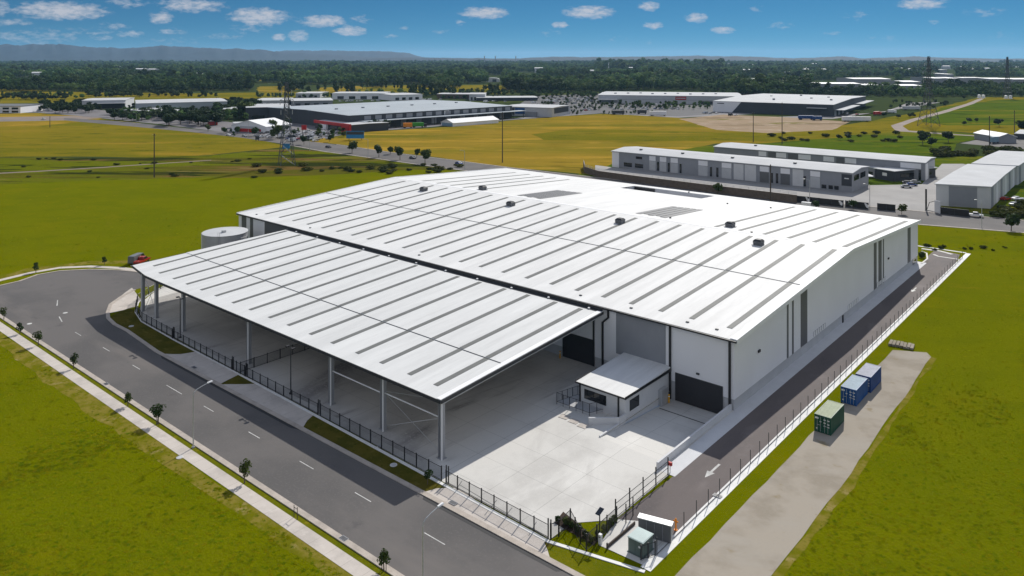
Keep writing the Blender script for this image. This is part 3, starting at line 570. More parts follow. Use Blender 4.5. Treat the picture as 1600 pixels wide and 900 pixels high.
for a, b in zip(edge, edge[1:]+edge[:1]):
    if a[1] > 100 and b[1] > 100: continue
    a, b = Vector(a), Vector(b); d = (b-a).normalized(); n = Vector((d.y, -d.x))
    q = [a+n*.02, b+n*.02, b+n*.14, a+n*.14]
    mb.add([(p.x, p.y, zc(p.y)-.42) for p in q]+[(p.x, p.y, zc(p.y)+.04) for p in q], [(3, 2, 1, 0), (4, 5, 6, 7), (0, 1, 5, 4), (1, 2, 6, 5), (2, 3, 7, 6), (3, 0, 4, 7)])
CP(mb, 'fascia', M['dark'])
mb = MB()
tilted([(CX1-.9, CY0), (CX1, CY0), (CX1, CY1), (CX1-.9, CY1)], .13, .03); CP(mb, 'edge_flashing', M['flash'])
SX = [-174.3, -167.9, -161.3, -155.4, -149.3, -143.4, -136.8, -130.6, -124, -117.9, -111.2, -105, -98.4, -92.4, -85.9, -80.2]
for i, x in enumerate(SX):
    ys = 77.7 if i == 0 else 76.1
    for ya, yb, up in ((ys, 86.95, .0), (87.2, 112.0, .1)):
        mb = MB(); tilted([(x-.47, ya), (x+.47, ya), (x+.47, yb), (x-.47, yb)], up+.04, .04); CP(mb, 'rooflight', M['skylight'])
cols_ = [(-171.7, 74.2), (-165.1, 74.2), (-152.9, 74.2), (-127.6, 74.2), (-102.6, 74.2), (-89.6, 74.2), (-77.0, 74.2)]
for x, y in cols_:
    mb = MB(); t = zc(y)-.4      # I-section
    mb.b2(x-.42, x-.36, y-.28, y+.28, 0, t); mb.b2(x+.36, x+.42, y-.28, y+.28, 0, t); mb.b2(x-.36, x+.36, y-.03, y+.03, 0, t); mb.b2(x-.6, x+.6, y-.5, y+.5, .045, .1)
    o = CP(mb, 'column', M['gsteel'])
    mb = MB(); mb.b2(x+.46, x+.64, y-.6, y-.42, 0, t+.2); CP(mb, 'downpipe', M['wsteel'], par=o)
for x, y in [(-171.7, 94), (-152.9, 94), (-127.6, 94)]: pass
mb = MB()      # rafters and purlins under the sheeting
for x, y in cols_[2:]+[(-140, 74.2), (-115, 74.2)]:
    for (za, zb, w_) in ((.75, .69, .16), (.2, .14, .16), (.69, .2, .02)):
        a = [(x-w_, CY0+.3, zc(CY0+.3)-za), (x+w_, CY0+.3, zc(CY0+.3)-za), (x+w_, CY1-.2, zc(CY1-.2)-za), (x-w_, CY1-.2, zc(CY1-.2)-za)]; b = [(p[0], p[1], p[2]+za-zb) for p in a]
        mb.add(a+b, [(3, 2, 1, 0), (4, 5, 6, 7), (0, 1, 5, 4), (1, 2, 6, 5), (2, 3, 7, 6), (3, 0, 4, 7)])
CP(mb, 'rafter', M['gsteel'])
mb = MB(); 
for k in range(13): y = 75+k*3.1; mb.b2(-172, CX1-.1, y-.04, y+.04, zc(y)-.33, zc(y)-.13)
CP(mb, 'purlin', M['steel'])
for (xa, za, xb, zb) in ((-102.6, 5.4, -89.6, 5.4), (-89.6, 5.6, -77.3, 5.6)):
    mb = MB(); mb.tube((xa+.4, 74.2, za), (xb-.4, 74.2, zb), .1, n=8); CP(mb, 'brace', M['wsteel'])
for (a, b) in (((-89.2, 5.8), (-77.4, 8)), ((-89.2, 5.4), (-77.4, .6)), ((-77.4, 5.4), (-89.2, .6)), ((-171.3, .5), (-165.5, 7.6)), ((-165.5, .5), (-171.3, 7.6))):
    mb = MB(); mb.tube((a[0], 74.4, a[1]), (b[0], 74.4, b[1]), .045, n=5); CP(mb, 'brace', M['steel'])
mb = MB(); mb.tube((CX1-.3, 74, zc(74)-.62), (CX1-.3, CY1, zc(CY1)-.62), .2, n=8); CP(mb, 'edge_pipe', M['steel'])

field('road', [(-60, 187), (60, 187.5), (110, 187), (60, 189), (-60, 188.5)], 'farpave', .028, .3)
field('track', [(-60, 273), (60, 267), (160, 261), (250, 255), (330, 250), (330, 250.8), (250, 256), (160, 262.2), (60, 268.4), (-60, 274.5)], 'track', .03, .4)

struct(MB().sheet(rough(sk((40, 50.55), (-118, 50.55), (-190, 50.6), (-235, 50.8), (-235, 49.6), (-190, 48.6), (-150, 47.4), (-118, 47.6), (-80, 48.6), (40, 49.2)), 3, .7, .25), .016).build('grass_edge', M['edge']))
struct(MB().sheet(rough([G(*p) for p in ((1205, 900), (1330, 740), (1455, 558), (1464, 560), (1342, 744), (1222, 905))], 3, .5, .2), .02).build('grass_edge', M['edge']))
struct(MB().sheet(rough([G(*p) for p in ((-20, 446), (50, 424), (140, 413), (225, 411), (225, 406), (140, 408), (40, 420), (-20, 438))], 3, .8, .15), .02).build('grass_edge', M['edge']))

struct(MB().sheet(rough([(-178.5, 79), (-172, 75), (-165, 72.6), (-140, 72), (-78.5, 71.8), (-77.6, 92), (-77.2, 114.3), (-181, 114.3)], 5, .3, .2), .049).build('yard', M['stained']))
mb = MB(); mb.add([(-175.4, 112.45, zc(112.45)+.1), (CX1-.05, 112.45, zc(112.45)+.1), (CX1-.05, 113.25, zc(113.25)+.16), (-175.4, 113.25, zc(113.25)+.16), (-175.4, 113.25, zc(113.25)+.55), (CX1-.05, 113.25, zc(113.25)+.55)], [(0, 1, 2, 3), (3, 2, 5, 4)])
CP(mb, 'box_gutter', M['dark'])
for i in range(11): mb = MB(); mb.box((-171+i*9.2, 112.8, zc(112.8)+.24), (.35, .3, .2)); CP(mb, 'gutter_bracket', M['flash'])

struct(MB().sheet(sk((-54.2, KN+.74), (-38, KN+.74)) + [(-43.5, 71.5), (-53.6, 69.2)], .018).build('verge', M['verge']))
# ------------------------------------------------------------------ fences and gates
def fence(name, line, h, step, label, cat, mt='black', pick=.13, pr=.022, rails=(.12, -.08), group=None, post_r=.06, post_h=.12, ends=None):
    a0 = Vector(line[0]); root = thing(name, label, cat, (a0.x, a0.y, 0), 0, group); pan = MB(); k = 0
    pts = [Vector(p) for p in line]
    def post(p):
        mb = MB(); mb.box((p.x-a0.x, p.y-a0.y, (h+post_h)/2+.03), (post_r*2, post_r*2, h+post_h)); mb.build('post', M[mt], root)
    for a, b in zip(pts[:-1], pts[1:]):
        L_ = (b-a).length; n = max(1, round(L_/step)); d = (b-a)/L_
        for i in range(n): post(a+d*L_*i/n)
        for r in rails:
            z = r if r > 0 else h+r
            pan.tube((a.x-a0.x, a.y-a0.y, z+.05), (b.x-a0.x, b.y-a0.y, z+.05), .045, n=4)
        if pick:
            m = int(L_/pick)
            for i in range(m):
                p = a+d*(i+.5)*pick; q = d*pr; x, y = p.x-a0.x, p.y-a0.y
                pan.quad((x-q.x, y-q.y, .1), (x+q.x, y+q.y, .1), (x+q.x, y+q.y, h+.03), (x-q.x, y-q.y, h+.03))
    post(pts[-1]); pan.build('panel', M[mt], root); return root
fence('palisade_fence', [(-186, 86), (-182.1, 80.0), (-178.6, 76.0), (-172, 72.75), (-165, 71.1), (-150.5, 70.75)], 1.9, 2.4, 'black tubular fence curving round the yard corner by the turning circle', 'fence')
fence('palisade_fence', [(-100.2, 70.45), (-72.8, 70.15)], 1.9, 2.4, 'black tubular fence below the tall canopy corner column', 'fence')
def gate(a, b, label):
    g = fence('sliding_gate', [a, b], 1.75, 2.3, label, 'gate', pick=.12, pr=.014, rails=(.12, -.06, .25), group='black sliding gates along the street')
    for p in (a, b):
        mb = MB()
        for s in (-.2, .2): mb.box((p[0]-a[0]+s, p[1]-a[1]+.25, 1.15), (.12, .12, 2.3))
        mb.build('gate_post', M['black'], g)
gate((-150.2, 70.7), (-127.3, 70.6), 'black sliding gate at the wide crossover near the turning circle')
gate((-122.6, 70.6), (-101.0, 70.5), 'black sliding gate across the shaded crossover in the middle of the canopy')
gate((-71.9, 70.1), (-54.6, 69.75), 'long black sliding gate in front of the sunlit concrete yard')
fence('palisade_fence', [(-127.0, 70.6), (-122.9, 70.6)], 1.9, 1.4, 'short black fence piece between two sliding gates under the canopy', 'fence')
fence('palisade_fence', [(-125.0, 71), (-125.0, 103)], 1.8, 2.6, 'black fence dividing the shaded yard under the canopy', 'fence')
fence('palisade_fence', [(-54.3, 69.8), (-54.0, 71.0), (-54.25, 73.6), (-51.3, 71.5), (-50.0, 70.9), (-50.3, 77.6)], 1.9, 2.2, 'black garden fence zigzagging round the planted corner bed', 'fence')
fence('palisade_fence', [(-50.85, 78.2), (-50.85, 91)], 1.9, 3.4, 'tall black fence between sunlit yard and driveway', 'fence', pick=.2, pr=.012, rails=(.12, -.08, .95), post_h=.5)
fence('wire_fence', [(-43.6, 75.5), (-43.6, 243)], 1.7, 3.15, 'long thin wire fence on the concrete kerb beside the driveway', 'fence', mt='dark', pick=.45, pr=.006, rails=(.1,), post_r=.035, post_h=.35)
fence('wire_fence', [(-44.5, 73.6), (-43.7, 75.3)], 1.6, 1.1, 'short wire fence at the kerb corner beside the green kiosk', 'fence', mt='dark', pick=.3, pr=.01, post_r=.06)
# entry gate posts at the driveway mouth
for (p, l) in (((978, 818), 'single black gate post beside the garden hedge'), ((989, 806), 'thin black gate post closest to the grey meter cabinet')):
    a = G(*p); t = thing('gate_post', l, 'post', (*a, 0)); mb = MB(); mb.box((0, 0, 1.15), (.1, .1, 2.3)); mb.build('post', M['black'], t); mb = MB(); mb.box((0, 0, 2.33), (.14, .14, .06)); mb.box((.09, 0, 1.2), (.1, .05, .2)); mb.build('cap', M['dark'], t)
# railing round the dock office landing
rl = thing('railing', 'black railed landing beside the small dock office', 'railing', (-73.5, 97.5, 0))
mb = MB()
RL = [G(870, 635), G(905, 648), G(950, 655)]
ring = [G(870, 632), G(921, 650), G(955, 641), G(903, 621)]
for a, b in zip(ring, ring[1:]+ring[:1]):
    a, b = Vector(a), Vector(b); n = max(2, int((b-a).length/1.1))
    for i in range(n+1):
        p = a+(b-a)*i/n; mb.box((p.x+73.5, p.y-97.5, 1.0), (.07, .07, 1.9))
    for z in (.5, 1.9): mb.tube((a.x+73.5, a.y-97.5, z), (b.x+73.5, b.y-97.5, z), .035, n=4)
    for i in range(int((b-a).length/.2)):
        p = a+(b-a).normalized()*.2*i; mb.box((p.x+73.5, p.y-97.5, 1.15), (.015, .015, 1.4))
mb.build('railing_frame', M['black'], rl)
mb = MB(); mb.prism([(p[0]+73.5, p[1]-97.5) for p in ring], .04, .5); mb.build('landing', M['precast'], rl)
for i, (a) in enumerate(((882, 652), (897, 659), (911, 666))):
    p = G(*a); mb = MB(); mb.box((p[0]+73.5, p[1]-97.5, .07), (1.5, 1.3, .06), .05); mb.build('paving_slab', M['path'], rl)

# ------------------------------------------------------------------ light poles in front of the canopy
def flood(x, y, h, label):
    t = thing('floodlight_pole', label, 'light pole', (x, y, 0), 0, 'floodlight poles along the canopy')
    mb = MB(); mb.tube((0, 0, 0), (0, 0, h), .11, .07, 8); mb.box((0, 0, .15), (.4, .4, .3)); mb.build('pole', M['dark'] , t)
    mb = MB(); mb.tube((-.9, 0, h-.1), (.9, 0, h-.1), .05, n=6); mb.build('crossarm', M['dark'], t)
    for s in (-.8, .8): mb = MB(); mb.box((s, -.1, h-.05), (.5, .6, .16)); mb.build('lamp', M['black'], t)
flood(-149.5, 71.9, 8.1, 'dark floodlight pole beside the wide gate near the turning circle')
flood(-110.6, 71.9, 7.9, 'pale pole with floodlights beside the dark gate in the middle')
# ------------------------------------------------------------------ street lamps
def lamp(x, y, label):
    t = thing('street_lamp', label, 'street lamp', (x, y, 0), 0, 'street lamps on the front verge')
    mb = MB(); mb.tube((0, 0, 0), (0, 0, 7.6), .1, .06, 8); mb.build('pole', M['steel'], t)
    pts = [(0, 0, 7.6)]+[(0, 1.9*math.sin(R(a))*.9, 7.6+.8*(1-math.cos(R(a)))) for a in (15, 30, 45, 60, 75)]+[(0, 2.5, 8.3)]
    pts = [(0, 0, 7.6), (0, .12, 7.95), (0, .45, 8.2), (0, 1.2, 8.42), (0, 2.2, 8.62)]
    mb = MB(); mb.path(pts, .05); mb.build('arm', M['steel'], t)
    mb = MB(); mb.add([(-.14, 2.1, 8.58), (.14, 2.1, 8.58), (.2, 2.85, 8.68), (-.2, 2.85, 8.68), (-.1, 2.1, 8.72), (.1, 2.1, 8.72), (.12, 2.85, 8.78), (-.12, 2.85, 8.78)], [(3, 2, 1, 0), (4, 5, 6, 7), (0, 1, 5, 4), (1, 2, 6, 5), (2, 3, 7, 6), (3, 0, 4, 7)]); mb.build('lamp_head', M['wsteel'], t)
    mb = MB(); mb.box((0, 0, .1), (.35, .35, .2)); mb.build('base', M['gsteel'], t)
lamp(*G(302, 700), 'pale street lamp on the verge opposite the dark shadowed road')
lamp(onY(661, 53.6), 53.6, 'pale street lamp nearest the viewer on the front verge')

# ------------------------------------------------------------------ trees
def leaf_mb(rnd, lobes, n, size, jit=.55, m=0):
    """foliage: leaf-clump faces spread through several lobes, each (centre, radii)"""
    mb = MB()
    tot = sum(l[1][0]*l[1][1] for l in lobes)
    for c, r in lobes:
        k = max(6, int(n*r[0]*r[1]/tot))
        for _ in range(k):
            while True:
                v = Vector((rnd.uniform(-1, 1), rnd.uniform(-1, 1), rnd.uniform(-1, 1)))
                if .2 < v.length < 1: break
            v = v.normalized()*(v.length**.45)
            p = Vector((c[0]+v.x*r[0], c[1]+v.y*r[1], c[2]+v.z*r[2])); s = size*rnd.uniform(.55, 1.3)
            nrm = (v+Vector((rnd.gauss(0, jit), rnd.gauss(0, jit), rnd.gauss(.25, jit)))).normalized(); q = nrm.to_track_quat('Z', 'Y')
            a = rnd.uniform(0, 6.28); pts = []
            for j in range(5):
                t = a+j*1.2566; rr = s*rnd.uniform(.55, 1.0); pts.append(p+q @ Vector((rr*math.cos(t), rr*math.sin(t)*.8, rnd.uniform(-.12, .12)*s)))
            mb.add(pts, [(0, 1, 2, 3, 4)], m)
    return mb
def trunk_mb(rnd, h, r, limbs, m=0):
    mb = MB(); b = Vector((rnd.uniform(-.04, .04)*h, rnd.uniform(-.04, .04)*h, h*.55)); mb.tube((0, 0, -.1), b, r, r*.65, 7, m); mb.tube(b, b+Vector((0, 0, h*.3)), r*.65, r*.3, 6, m)
    for c, rr in limbs: mb.tube(b*rnd.uniform(.7, 1), c, r*.4, r*.12, 5, m)
    return mb
def tree_lobes(rnd, h, wd, kind):
    lob = []
    if kind == 'round':
        for i in range(8):
            a = rnd.uniform(0, 6.28); rr = rnd.uniform(.1, .62)*wd/2; lob.append(((rr*math.cos(a), rr*math.sin(a), h*rnd.uniform(.42, .84)), (wd*rnd.uniform(.2, .32),)*2+(h*rnd.uniform(.12, .2),)))
    elif kind == 'tall':
        for i in range(9):
            a = rnd.uniform(0, 6.28); z = rnd.uniform(.3, .9); rr = rnd.uniform(.1, .55)*wd/2*(1.15-z*.5); lob.append(((rr*math.cos(a), rr*math.sin(a), h*z), (wd*rnd.uniform(.16, .27),)*2+(h*rnd.uniform(.08, .14),)))
    elif kind == 'flat':
        for i in range(7):
            a = i*.9+rnd.uniform(0, .5); rr = rnd.uniform(.3, .7)*wd/2; lob.append(((rr*math.cos(a), rr*math.sin(a), h*rnd.uniform(.7, .9)), (wd*rnd.uniform(.18, .28),)*2+(h*rnd.uniform(.06, .1),)))
    else:      # bush
        for i in range(5):
            a = rnd.uniform(0, 6.28); rr = rnd.uniform(0, .5)*wd/2; lob.append(((rr*math.cos(a), rr*math.sin(a), h*rnd.uniform(.3, .6)), (wd*rnd.uniform(.25, .35),)*2+(h*rnd.uniform(.25, .38),)))
    return lob
def make_tree(seed, h, wd, kind, n, leaf, lm, name='tree', stake=False):
    rnd = random.Random(seed); lob = tree_lobes(rnd, h, wd, kind)
    t = thing(name, 'tree', 'tree' if kind != 'bush' else 'shrub')
    leaf_mb(rnd, lob, n, leaf).build('crown' if kind != 'bush' else 'foliage', M[lm], t)
    trunk_mb(rnd, h, h*.022+.03, [(l[0], l[1]) for l in lob[:5]]).build('trunk' if kind != 'bush' else 'stem', M['bark'], t)
    return t
USED = set()
def put(proto, x, y, label, group=None, scale=1, rz=None, z=0):
    rz = random.uniform(0, 6.28) if rz is None else rz
    s = scale if isinstance(scale, tuple) else (scale,)*3
    if proto.name not in USED:
        USED.add(proto.name); o = proto; o.location = (x, y, z); o.rotation_euler = (0, 0, rz); o.scale = s; o['label'] = label
        if group: o['group'] = group
        return o
    return dup(proto, (x, y, z), rz, label, group, s)
# young staked trees on the verges
yt = [make_tree(11+i, 3.4, 1.9+.25*i, 'round', 330, .2, 'leaf', 'young_tree') for i in range(3)]
st = [((6, 500), 1.0, 'young verge tree at the far end of the footpath row'), ((31, 522), .95, 'young verge tree with its shadow over the footpath beside the turning circle'), ((60, 540), 1.1, 'larger dark young verge tree by the turning circle'),
      ((115, 576), 1.0, 'thin young verge tree opposite the start of the shadowed road'), ((200, 635), .95, 'small young verge tree just past the kerb drain'), ((246, 663), 1.2, 'leaning young verge tree near the street lamp'),
      ((382, 755), 1.1, 'slim young verge tree halfway down the footpath'), ((600, 892), 1.0, 'young verge tree nearest the bottom edge with two stakes')]
for i, (p, s, l) in enumerate(st):
    o = put(yt[i % 3], *G(*p), l, 'young trees along the footpath verge', s*.78)
for (p, l, s) in (((56, 426), 'dark round tree beside the curved footpath of the turning circle', .85), ((163, 414), 'small dark tree behind the turning circle, close to the canopy corner', .75)):
    put(yt[1], *G(*p), l, 'trees behind the turning circle', s)
put(yt[2], *G(668, 757), 'small dark shrub-like tree in the shaded verge before the gate', None, .6)
# stake frames round the bare and leafy young trees
for (p, l) in (((462, 810), 'bare wooden tree stakes on the verge without a crown'), ((600, 893), 'pair of wooden stakes holding the tree near the bottom edge'), ((246, 665), 'pair of wooden stakes holding the leaning verge tree')):
    a = G(*p); t = thing('tree_stake', l, 'tree stake', (*a, 0)); 
    for s in (-.35, .35): mb = MB(); mb.box((s, 0, .75), (.06, .06, 1.5)); mb.build('stake', M['timber'], t)
    mb = MB(); mb.box((0, .04, 1.2), (.7, .02, .07)); mb.build('tie', M['black'], t)
# garden hedge plants
gb = [make_tree(31+i, .95, 1.1, 'bush', 240, .12, ('leaf', 'leafY')[i % 2], 'garden_shrub') for i in range(2)]
for i, (p, l) in enumerate((((872, 815), 'dark garden shrub at the gate end of the mulch bed'), ((884, 820), 'second garden shrub along the mulch bed from the gate'), ((893, 824), 'olive shrub in the middle of the mulch bed'), ((904, 831), 'leafy shrub below the bend of the garden fence'),
        ((914, 839), 'green shrub against the street side of the garden fence'), ((924, 846), 'green shrub at the footpath corner of the mulch bed'), ((934, 838), 'round shrub under the zigzag fence corner'), ((944, 829), 'shrub beside the post with the tilted panel'), ((954, 822), 'tall green shrub close to the gate posts'), ((960, 816), 'last green shrub of the hedge beside the driveway'))):
    put(gb[i % 2], *G(*p), l, 'shrubs of the corner garden', .9+.3*random.random())
put(gb[0], *G(1441, 403), 'dark shrub at the far driveway corner', None, 2.3)
# ------------------------------------------------------------------ shipping containers
def container(cx, cy, body, top, label, h=2.6, L_=6.06, marks='plates'):
    W = 2.44; t = thing('shipping_container', label, 'shipping container', (cx, cy, .034), 0, 'shipping containers on the slab')
    mb = MB(); rib = []; n = 22
    for sx in (-1, 1):      # corrugated sides
        x0 = sx*(W/2-.05); ys = [-L_/2+.1+i*(L_-.2)/(n*2) for i in range(n*2+1)]
        for i in range(n*2):
            a, b = (x0 if i % 2 else x0+sx*.04), (x0 if (i+1) % 2 else x0+sx*.04)
            q = [(a, ys[i], .15), (b, ys[i+1], .15), (b, ys[i+1], h-.12), (a, ys[i], h-.12)]; mb.quad(*(q if sx > 0 else q[::-1]))
    mb.b2(-W/2+.06, W/2-.06, L_/2-.08, L_/2-.04, .15, h-.1)
    mb.build('body', M[body], t)
    mb = MB()
    for x in (-W/2+.06, W/2-.06):
        for y in (-L_/2+.06, L_/2-.06): mb.box((x, y, h/2), (.12, .12, h))
        for z in (.09, h-.06): mb.box((x, 0, z), (.1, L_-.24, .12))
    for y in (-L_/2+.06, L_/2-.06):
        for z in (.09, h-.06): mb.box((0, y, z), (W-.24, .1, .12))
    mb.build('frame', M[body], t)
    mb = MB(); mb.b2(-W/2+.1, W/2-.1, -L_/2+.1, L_/2-.1, h-.07, h-.03)
    for i in range(14): y = -L_/2+.3+i*.41; mb.b2(-W/2+.12, W/2-.12, y, y+.16, h-.03, h-.005)
    mb.build('container_roof', M[top], t)
    for s in (-1, 1):
        mb = MB(); mb.b2(min(s*.02, s*(W/2-.12)), max(s*.02, s*(W/2-.12)), -L_/2-.0, -L_/2+.05, .16, h-.13); d = mb.build('door', M[body], t)
        mb = MB()
        for k in (.3, .78): mb.tube((s*k, -L_/2-.05, .2), (s*k, -L_/2-.05, h-.18), .025, n=6)
        mb.box((s*.55, -L_/2-.06, 1.15), (.55, .04, .05)); mb.build('lock_bar', M['steel'], d)
    mk = MB(); y = -L_/2-.012
    if marks == 'plates':
        for (x, z, a, b) in ((-.85, 2.1, .5, .26), (-.3, 1.65, .25, .12), (.3, 2.05, .3, .14), (.82, 2.05, .34, .14), (.3, 1.6, .3, .16), (.82, 1.5, .3, .16), (.3, 1.15, .25, .12), (.82, 1.1, .3, .14), (-.85, .55, .22, .2)): mk.box((x, y, z), (a, .012, b))
    elif marks == 'letters':      # pale block lettering on the doors
        for z0, hh in ((1.75, .22), (1.2, .5)):
            for x0 in (.28, .68):
                mk.box((x0, y, z0), (.07, .012, hh)); mk.box((x0+.13, y, z0+hh/2-.03), (.2, .012, .07))
                if x0 < .5: mk.box((x0+.12, y, z0-hh/2+.03), (.2, .012, .07)); mk.box((x0+.1, y, z0), (.14, .012, .06))
        mk.box((-.35, y, 1.35), (.14, .012, .2)); mk.box((-.85, y, .6), (.3, .012, .12))
    else: mk.box((.7, y, 2), (.3, .012, .12))
    mk.build('marking', M['wsteel'], t)
container(-39.05, 119.15, 'cgreen', 'ctopg', 'dark green shipping container standing alone at the near end of the slab')
container(-39.15, 131.6, 'blue', 'ctopb', 'bright blue shipping container with pale lettering on its doors')
container(-38.85, 138.35, 'blue2', 'ctopn', 'navy shipping container behind the lettered blue one')
# pallet stack beyond the slab
a = G(1409, 541); t = thing('board_stack', 'low pile of weathered grey boards lying in the grass', 'stack of boards', (*a, 0), .1)
rnd = random.Random(3)
for k in range(3):
    for i in range(7): mb = MB(); mb.box((-1.9+i*.62+rnd.uniform(-.05, .05), rnd.uniform(-.15, .15), .12+k*.16), (.52, 2.6, .12), rnd.uniform(-.06, .06)); mb.build('board', M['slab'], t)
# ------------------------------------------------------------------ corner services
a = G(1004, 874); k = thing('transformer_kiosk', 'grey green transformer kiosk with a pale lid on the corner slab', 'kiosk', (a[0]-.95, a[1]+1.15, .055))
mb = MB(); mb.box((0, 0, .85), (1.9, 2.2, 1.6)); mb.box((0, 0, .04), (2.1, 2.4, .08)); mb.build('cabinet', M['green'], k)
mb = MB(); mb.box((0, 0, 1.69), (2.06, 2.36, .08)); mb.box((0, 0, 1.745), (1.9, 2.2, .03)); mb.build('lid', mat('pale_green_paint', (.40, .50, .49), .5), k)
for s in (-.48, .48): mb = MB(); mb.box((s, -1.11, .85), (.9, .03, 1.45)); mb.build('door', M['green'], k)
mb = MB(); mb.box((.55, -1.135, 1.1), (.3, .015, .22)); mb.build('sign_plate', M['wsteel'], k)
p, q = Vector(G(996, 836)), Vector(G(1047, 850)); d = q-p; ang = math.atan2(d.y, d.x)
k = thing('meter_cabinet', 'long dark grey meter cabinet with a pale sloping lid behind the kiosk', 'cabinet', ((p.x+q.x)/2, (p.y+q.y)/2+.4, .055), ang)
mb = MB(); mb.box((0, 0, 1.0), (d.length, .8, 2.0)); mb.build('cabinet', M['gsteel'], k)
n = 4
for i in range(n): mb = MB(); mb.box((-d.length/2+(i+.5)*d.length/n, -.41, 1.0), (d.length/n-.06, .03, 1.85)); mb.build('door', M['dclad'], k)
mb = MB(); mb.box((0, 0, 2.05), (d.length+.2, 1.0, .1)); mb.build('lid', M['steel'], k)
a = G(1056, 829); k = thing('standpipe', 'orange fire standpipe beside the long meter cabinet', 'standpipe', (*a, .05))
mb = MB(); mb.tube((0, 0, 0), (0, 0, 1.3), .11, n=10); mb.tube((0, 0, 1.3), (0, 0, 1.42), .14, .05, 10); mb.build('pipe', M['orange'], k)
for s in (-1, 1): mb = MB(); mb.tube((s*.1, 0, 1.05), (s*.3, 0, 1.05), .08, n=8); mb.build('outlet', M['orange'], k)
mb = MB(); mb.tube((0, 0, .0), (0, 0, .06), .22, n=10); mb.build('base', M['orange'], k)
a = G(1047, 739); k = thing('hydrant', 'red capped pipe hydrant against the ramp wall end', 'hydrant', (*a, .05))
mb = MB(); mb.tube((0, 0, 0), (0, 0, 1.0), .07, n=8); mb.build('pipe', M['wsteel'], k)
mb = MB(); mb.box((0, 0, 1.2), (.55, .3, .45)); mb.build('cap', M['red'], k)
for (p, l) in (((1052, 631), 'yellow steel bollard beside the front roller door'), ((875, 560), 'yellow steel bollard in the shade under the canopy')):
    a = G(*p); k = thing('bollard', l, 'bollard', (*a, 0), 0, 'yellow bollards'); z = -1.2 if p[0] > 1000 else 0
    if z: k.location = (-62.75, 112.6, z)
    mb = MB(); mb.tube((0, 0, 0), (0, 0, 1.35), .14, n=12); mb.tube((0, 0, 1.35), (0, 0, 1.42), .14, .06, 12); mb.build('post', M['yellow'], k)
    mb = MB(); mb.tube((0, 0, 1.0), (0, 0, 1.15), .145, n=12); mb.build('reflective_band', M['wsteel'], k)
a = G(937, 842); k = thing('panel_post', 'dark post with a tilted panel in the hedge beside the entry', 'post', (*a, 0))
mb = MB(); mb.tube((0, 0, 0), (0, 0, 3.0), .07, n=8); mb.build('post', M['black'], k)
mb = MB(); mb.add([(-.3, -.5, 3.0), (.3, -.5, 3.0), (.3, .5, 3.35), (-.3, .5, 3.35), (-.3, -.5, 3.05), (.3, -.5, 3.05), (.3, .5, 3.4), (-.3, .5, 3.4)], [(3, 2, 1, 0), (4, 5, 6, 7), (0, 1, 5, 4), (1, 2, 6, 5), (2, 3, 7, 6), (3, 0, 4, 7)]); mb.build('panel', M['glass'], k)
a = G(938, 850); k = thing('letterbox_pillar', 'white letterbox pillar at the edge of the corner slab', 'pillar', (*a, .05))
mb = MB(); mb.box((0, 0, .55), (.35, .35, 1.1)); mb.build('pillar', M['wsteel'], k); mb = MB(); mb.box((0, -.18, .8), (.25, .03, .08)); mb.build('slot', M['black'], k)
p, q = Vector(G(948, 858)), Vector(G(992, 820)); k = thing('garden_edging', 'low dark sleeper wall across the corner slab beside the kiosk', 'low wall', (p.x, p.y, .05), math.atan2((q-p).y, (q-p).x))
mb = MB(); mb.box(((q-p).length/2, 0, .18), ((q-p).length, .14, .36)); mb.build('sleeper', M['timber'], k); mb = MB(); mb.box((.1, 0, .3), (.16, .16, .6)); mb.build('post', M['black'], k)
for (p, l) in (((1121, 776), 'small square drain grate in the kerb strip along the driveway'), ((537, 843), 'kerb inlet grate on the near side of the street'), ((166, 601), 'kerb inlet grate near the small trees'), ((708, 787), 'kerb inlet grate beside the gate crossover'), ((303, 575), 'grey pit lid in the shaded crossover')):
    a = G(*p); k = thing('drain_grate', l, 'drain grate', (*a, .10), .0); mb = MB(); mb.box((0, 0, .035), (1.1, .7, .03)); mb.build('frame', M['gsteel'], k)
    mb = MB()
    for i in range(6): mb.box((-.42+i*.17, 0, .055), (.1, .56, .02))
    mb.build('bar', M['dark'], k)
for (p, l) in (((205, 510), 'round manhole cover in the shaded verge'), ((615, 727), 'small yellow-topped service pit in the shaded verge'), ((594, 697), 'pale service pit lid in the shaded verge near the fence'), ((281, 715), 'square pit lid beside the footpath')):
    a = G(*p); k = thing('pit_lid', l, 'pit lid', (*a, .02)); mb = MB(); mb.tube((0, 0, 0), (0, 0, .06), .5, n=14); mb.build('rim', M['conc'], k); mb = MB(); mb.tube((0, 0, .06), (0, 0, .075), .36, n=14); mb.build('cover', M['precast'], k)
# ------------------------------------------------------------------ water tank
t = thing('water_tank', 'round grey steel water tank beside the canopy and warehouse corner', 'tank', (-192.3, 104.8, 0))
mb = MB(); n = 40; r = 5.75; hT = 9.2
for k in range(8): mb.tube((0, 0, k*hT/8), (0, 0, (k+1)*hT/8-.03), r, n=n, caps=False); mb.tube((0, 0, (k+1)*hT/8-.03), (0, 0, (k+1)*hT/8), r+.05, n=n)
mb.build('shell', M['tank'], t, True)
mb = MB(); mb.tube((0, 0, hT), (0, 0, hT+.35), r+.12, .3, n); mb.tube((0, 0, hT-.12), (0, 0, hT), r+.14, n=n); mb.build('tank_roof', M['whiteroof'], t)
mb = MB(); mb.box((1.5, -1.2, hT+.5), (.9, .9, .5)); mb.build('hatch', M['steel'], t)
mb = MB()
for s in (-.3, .3): mb.tube((r*.75+s*.5, -r*.72+s*.5, 0), (r*.75+s*.5, -r*.72+s*.5, hT+1.1), .04, n=5)
for i in range(30): mb.tube((r*.75-.15, -r*.72-.15, .3*i), (r*.75+.15, -r*.72+.15, .3*i), .02, n=4)
mb.build('ladder', M['steel'], t)
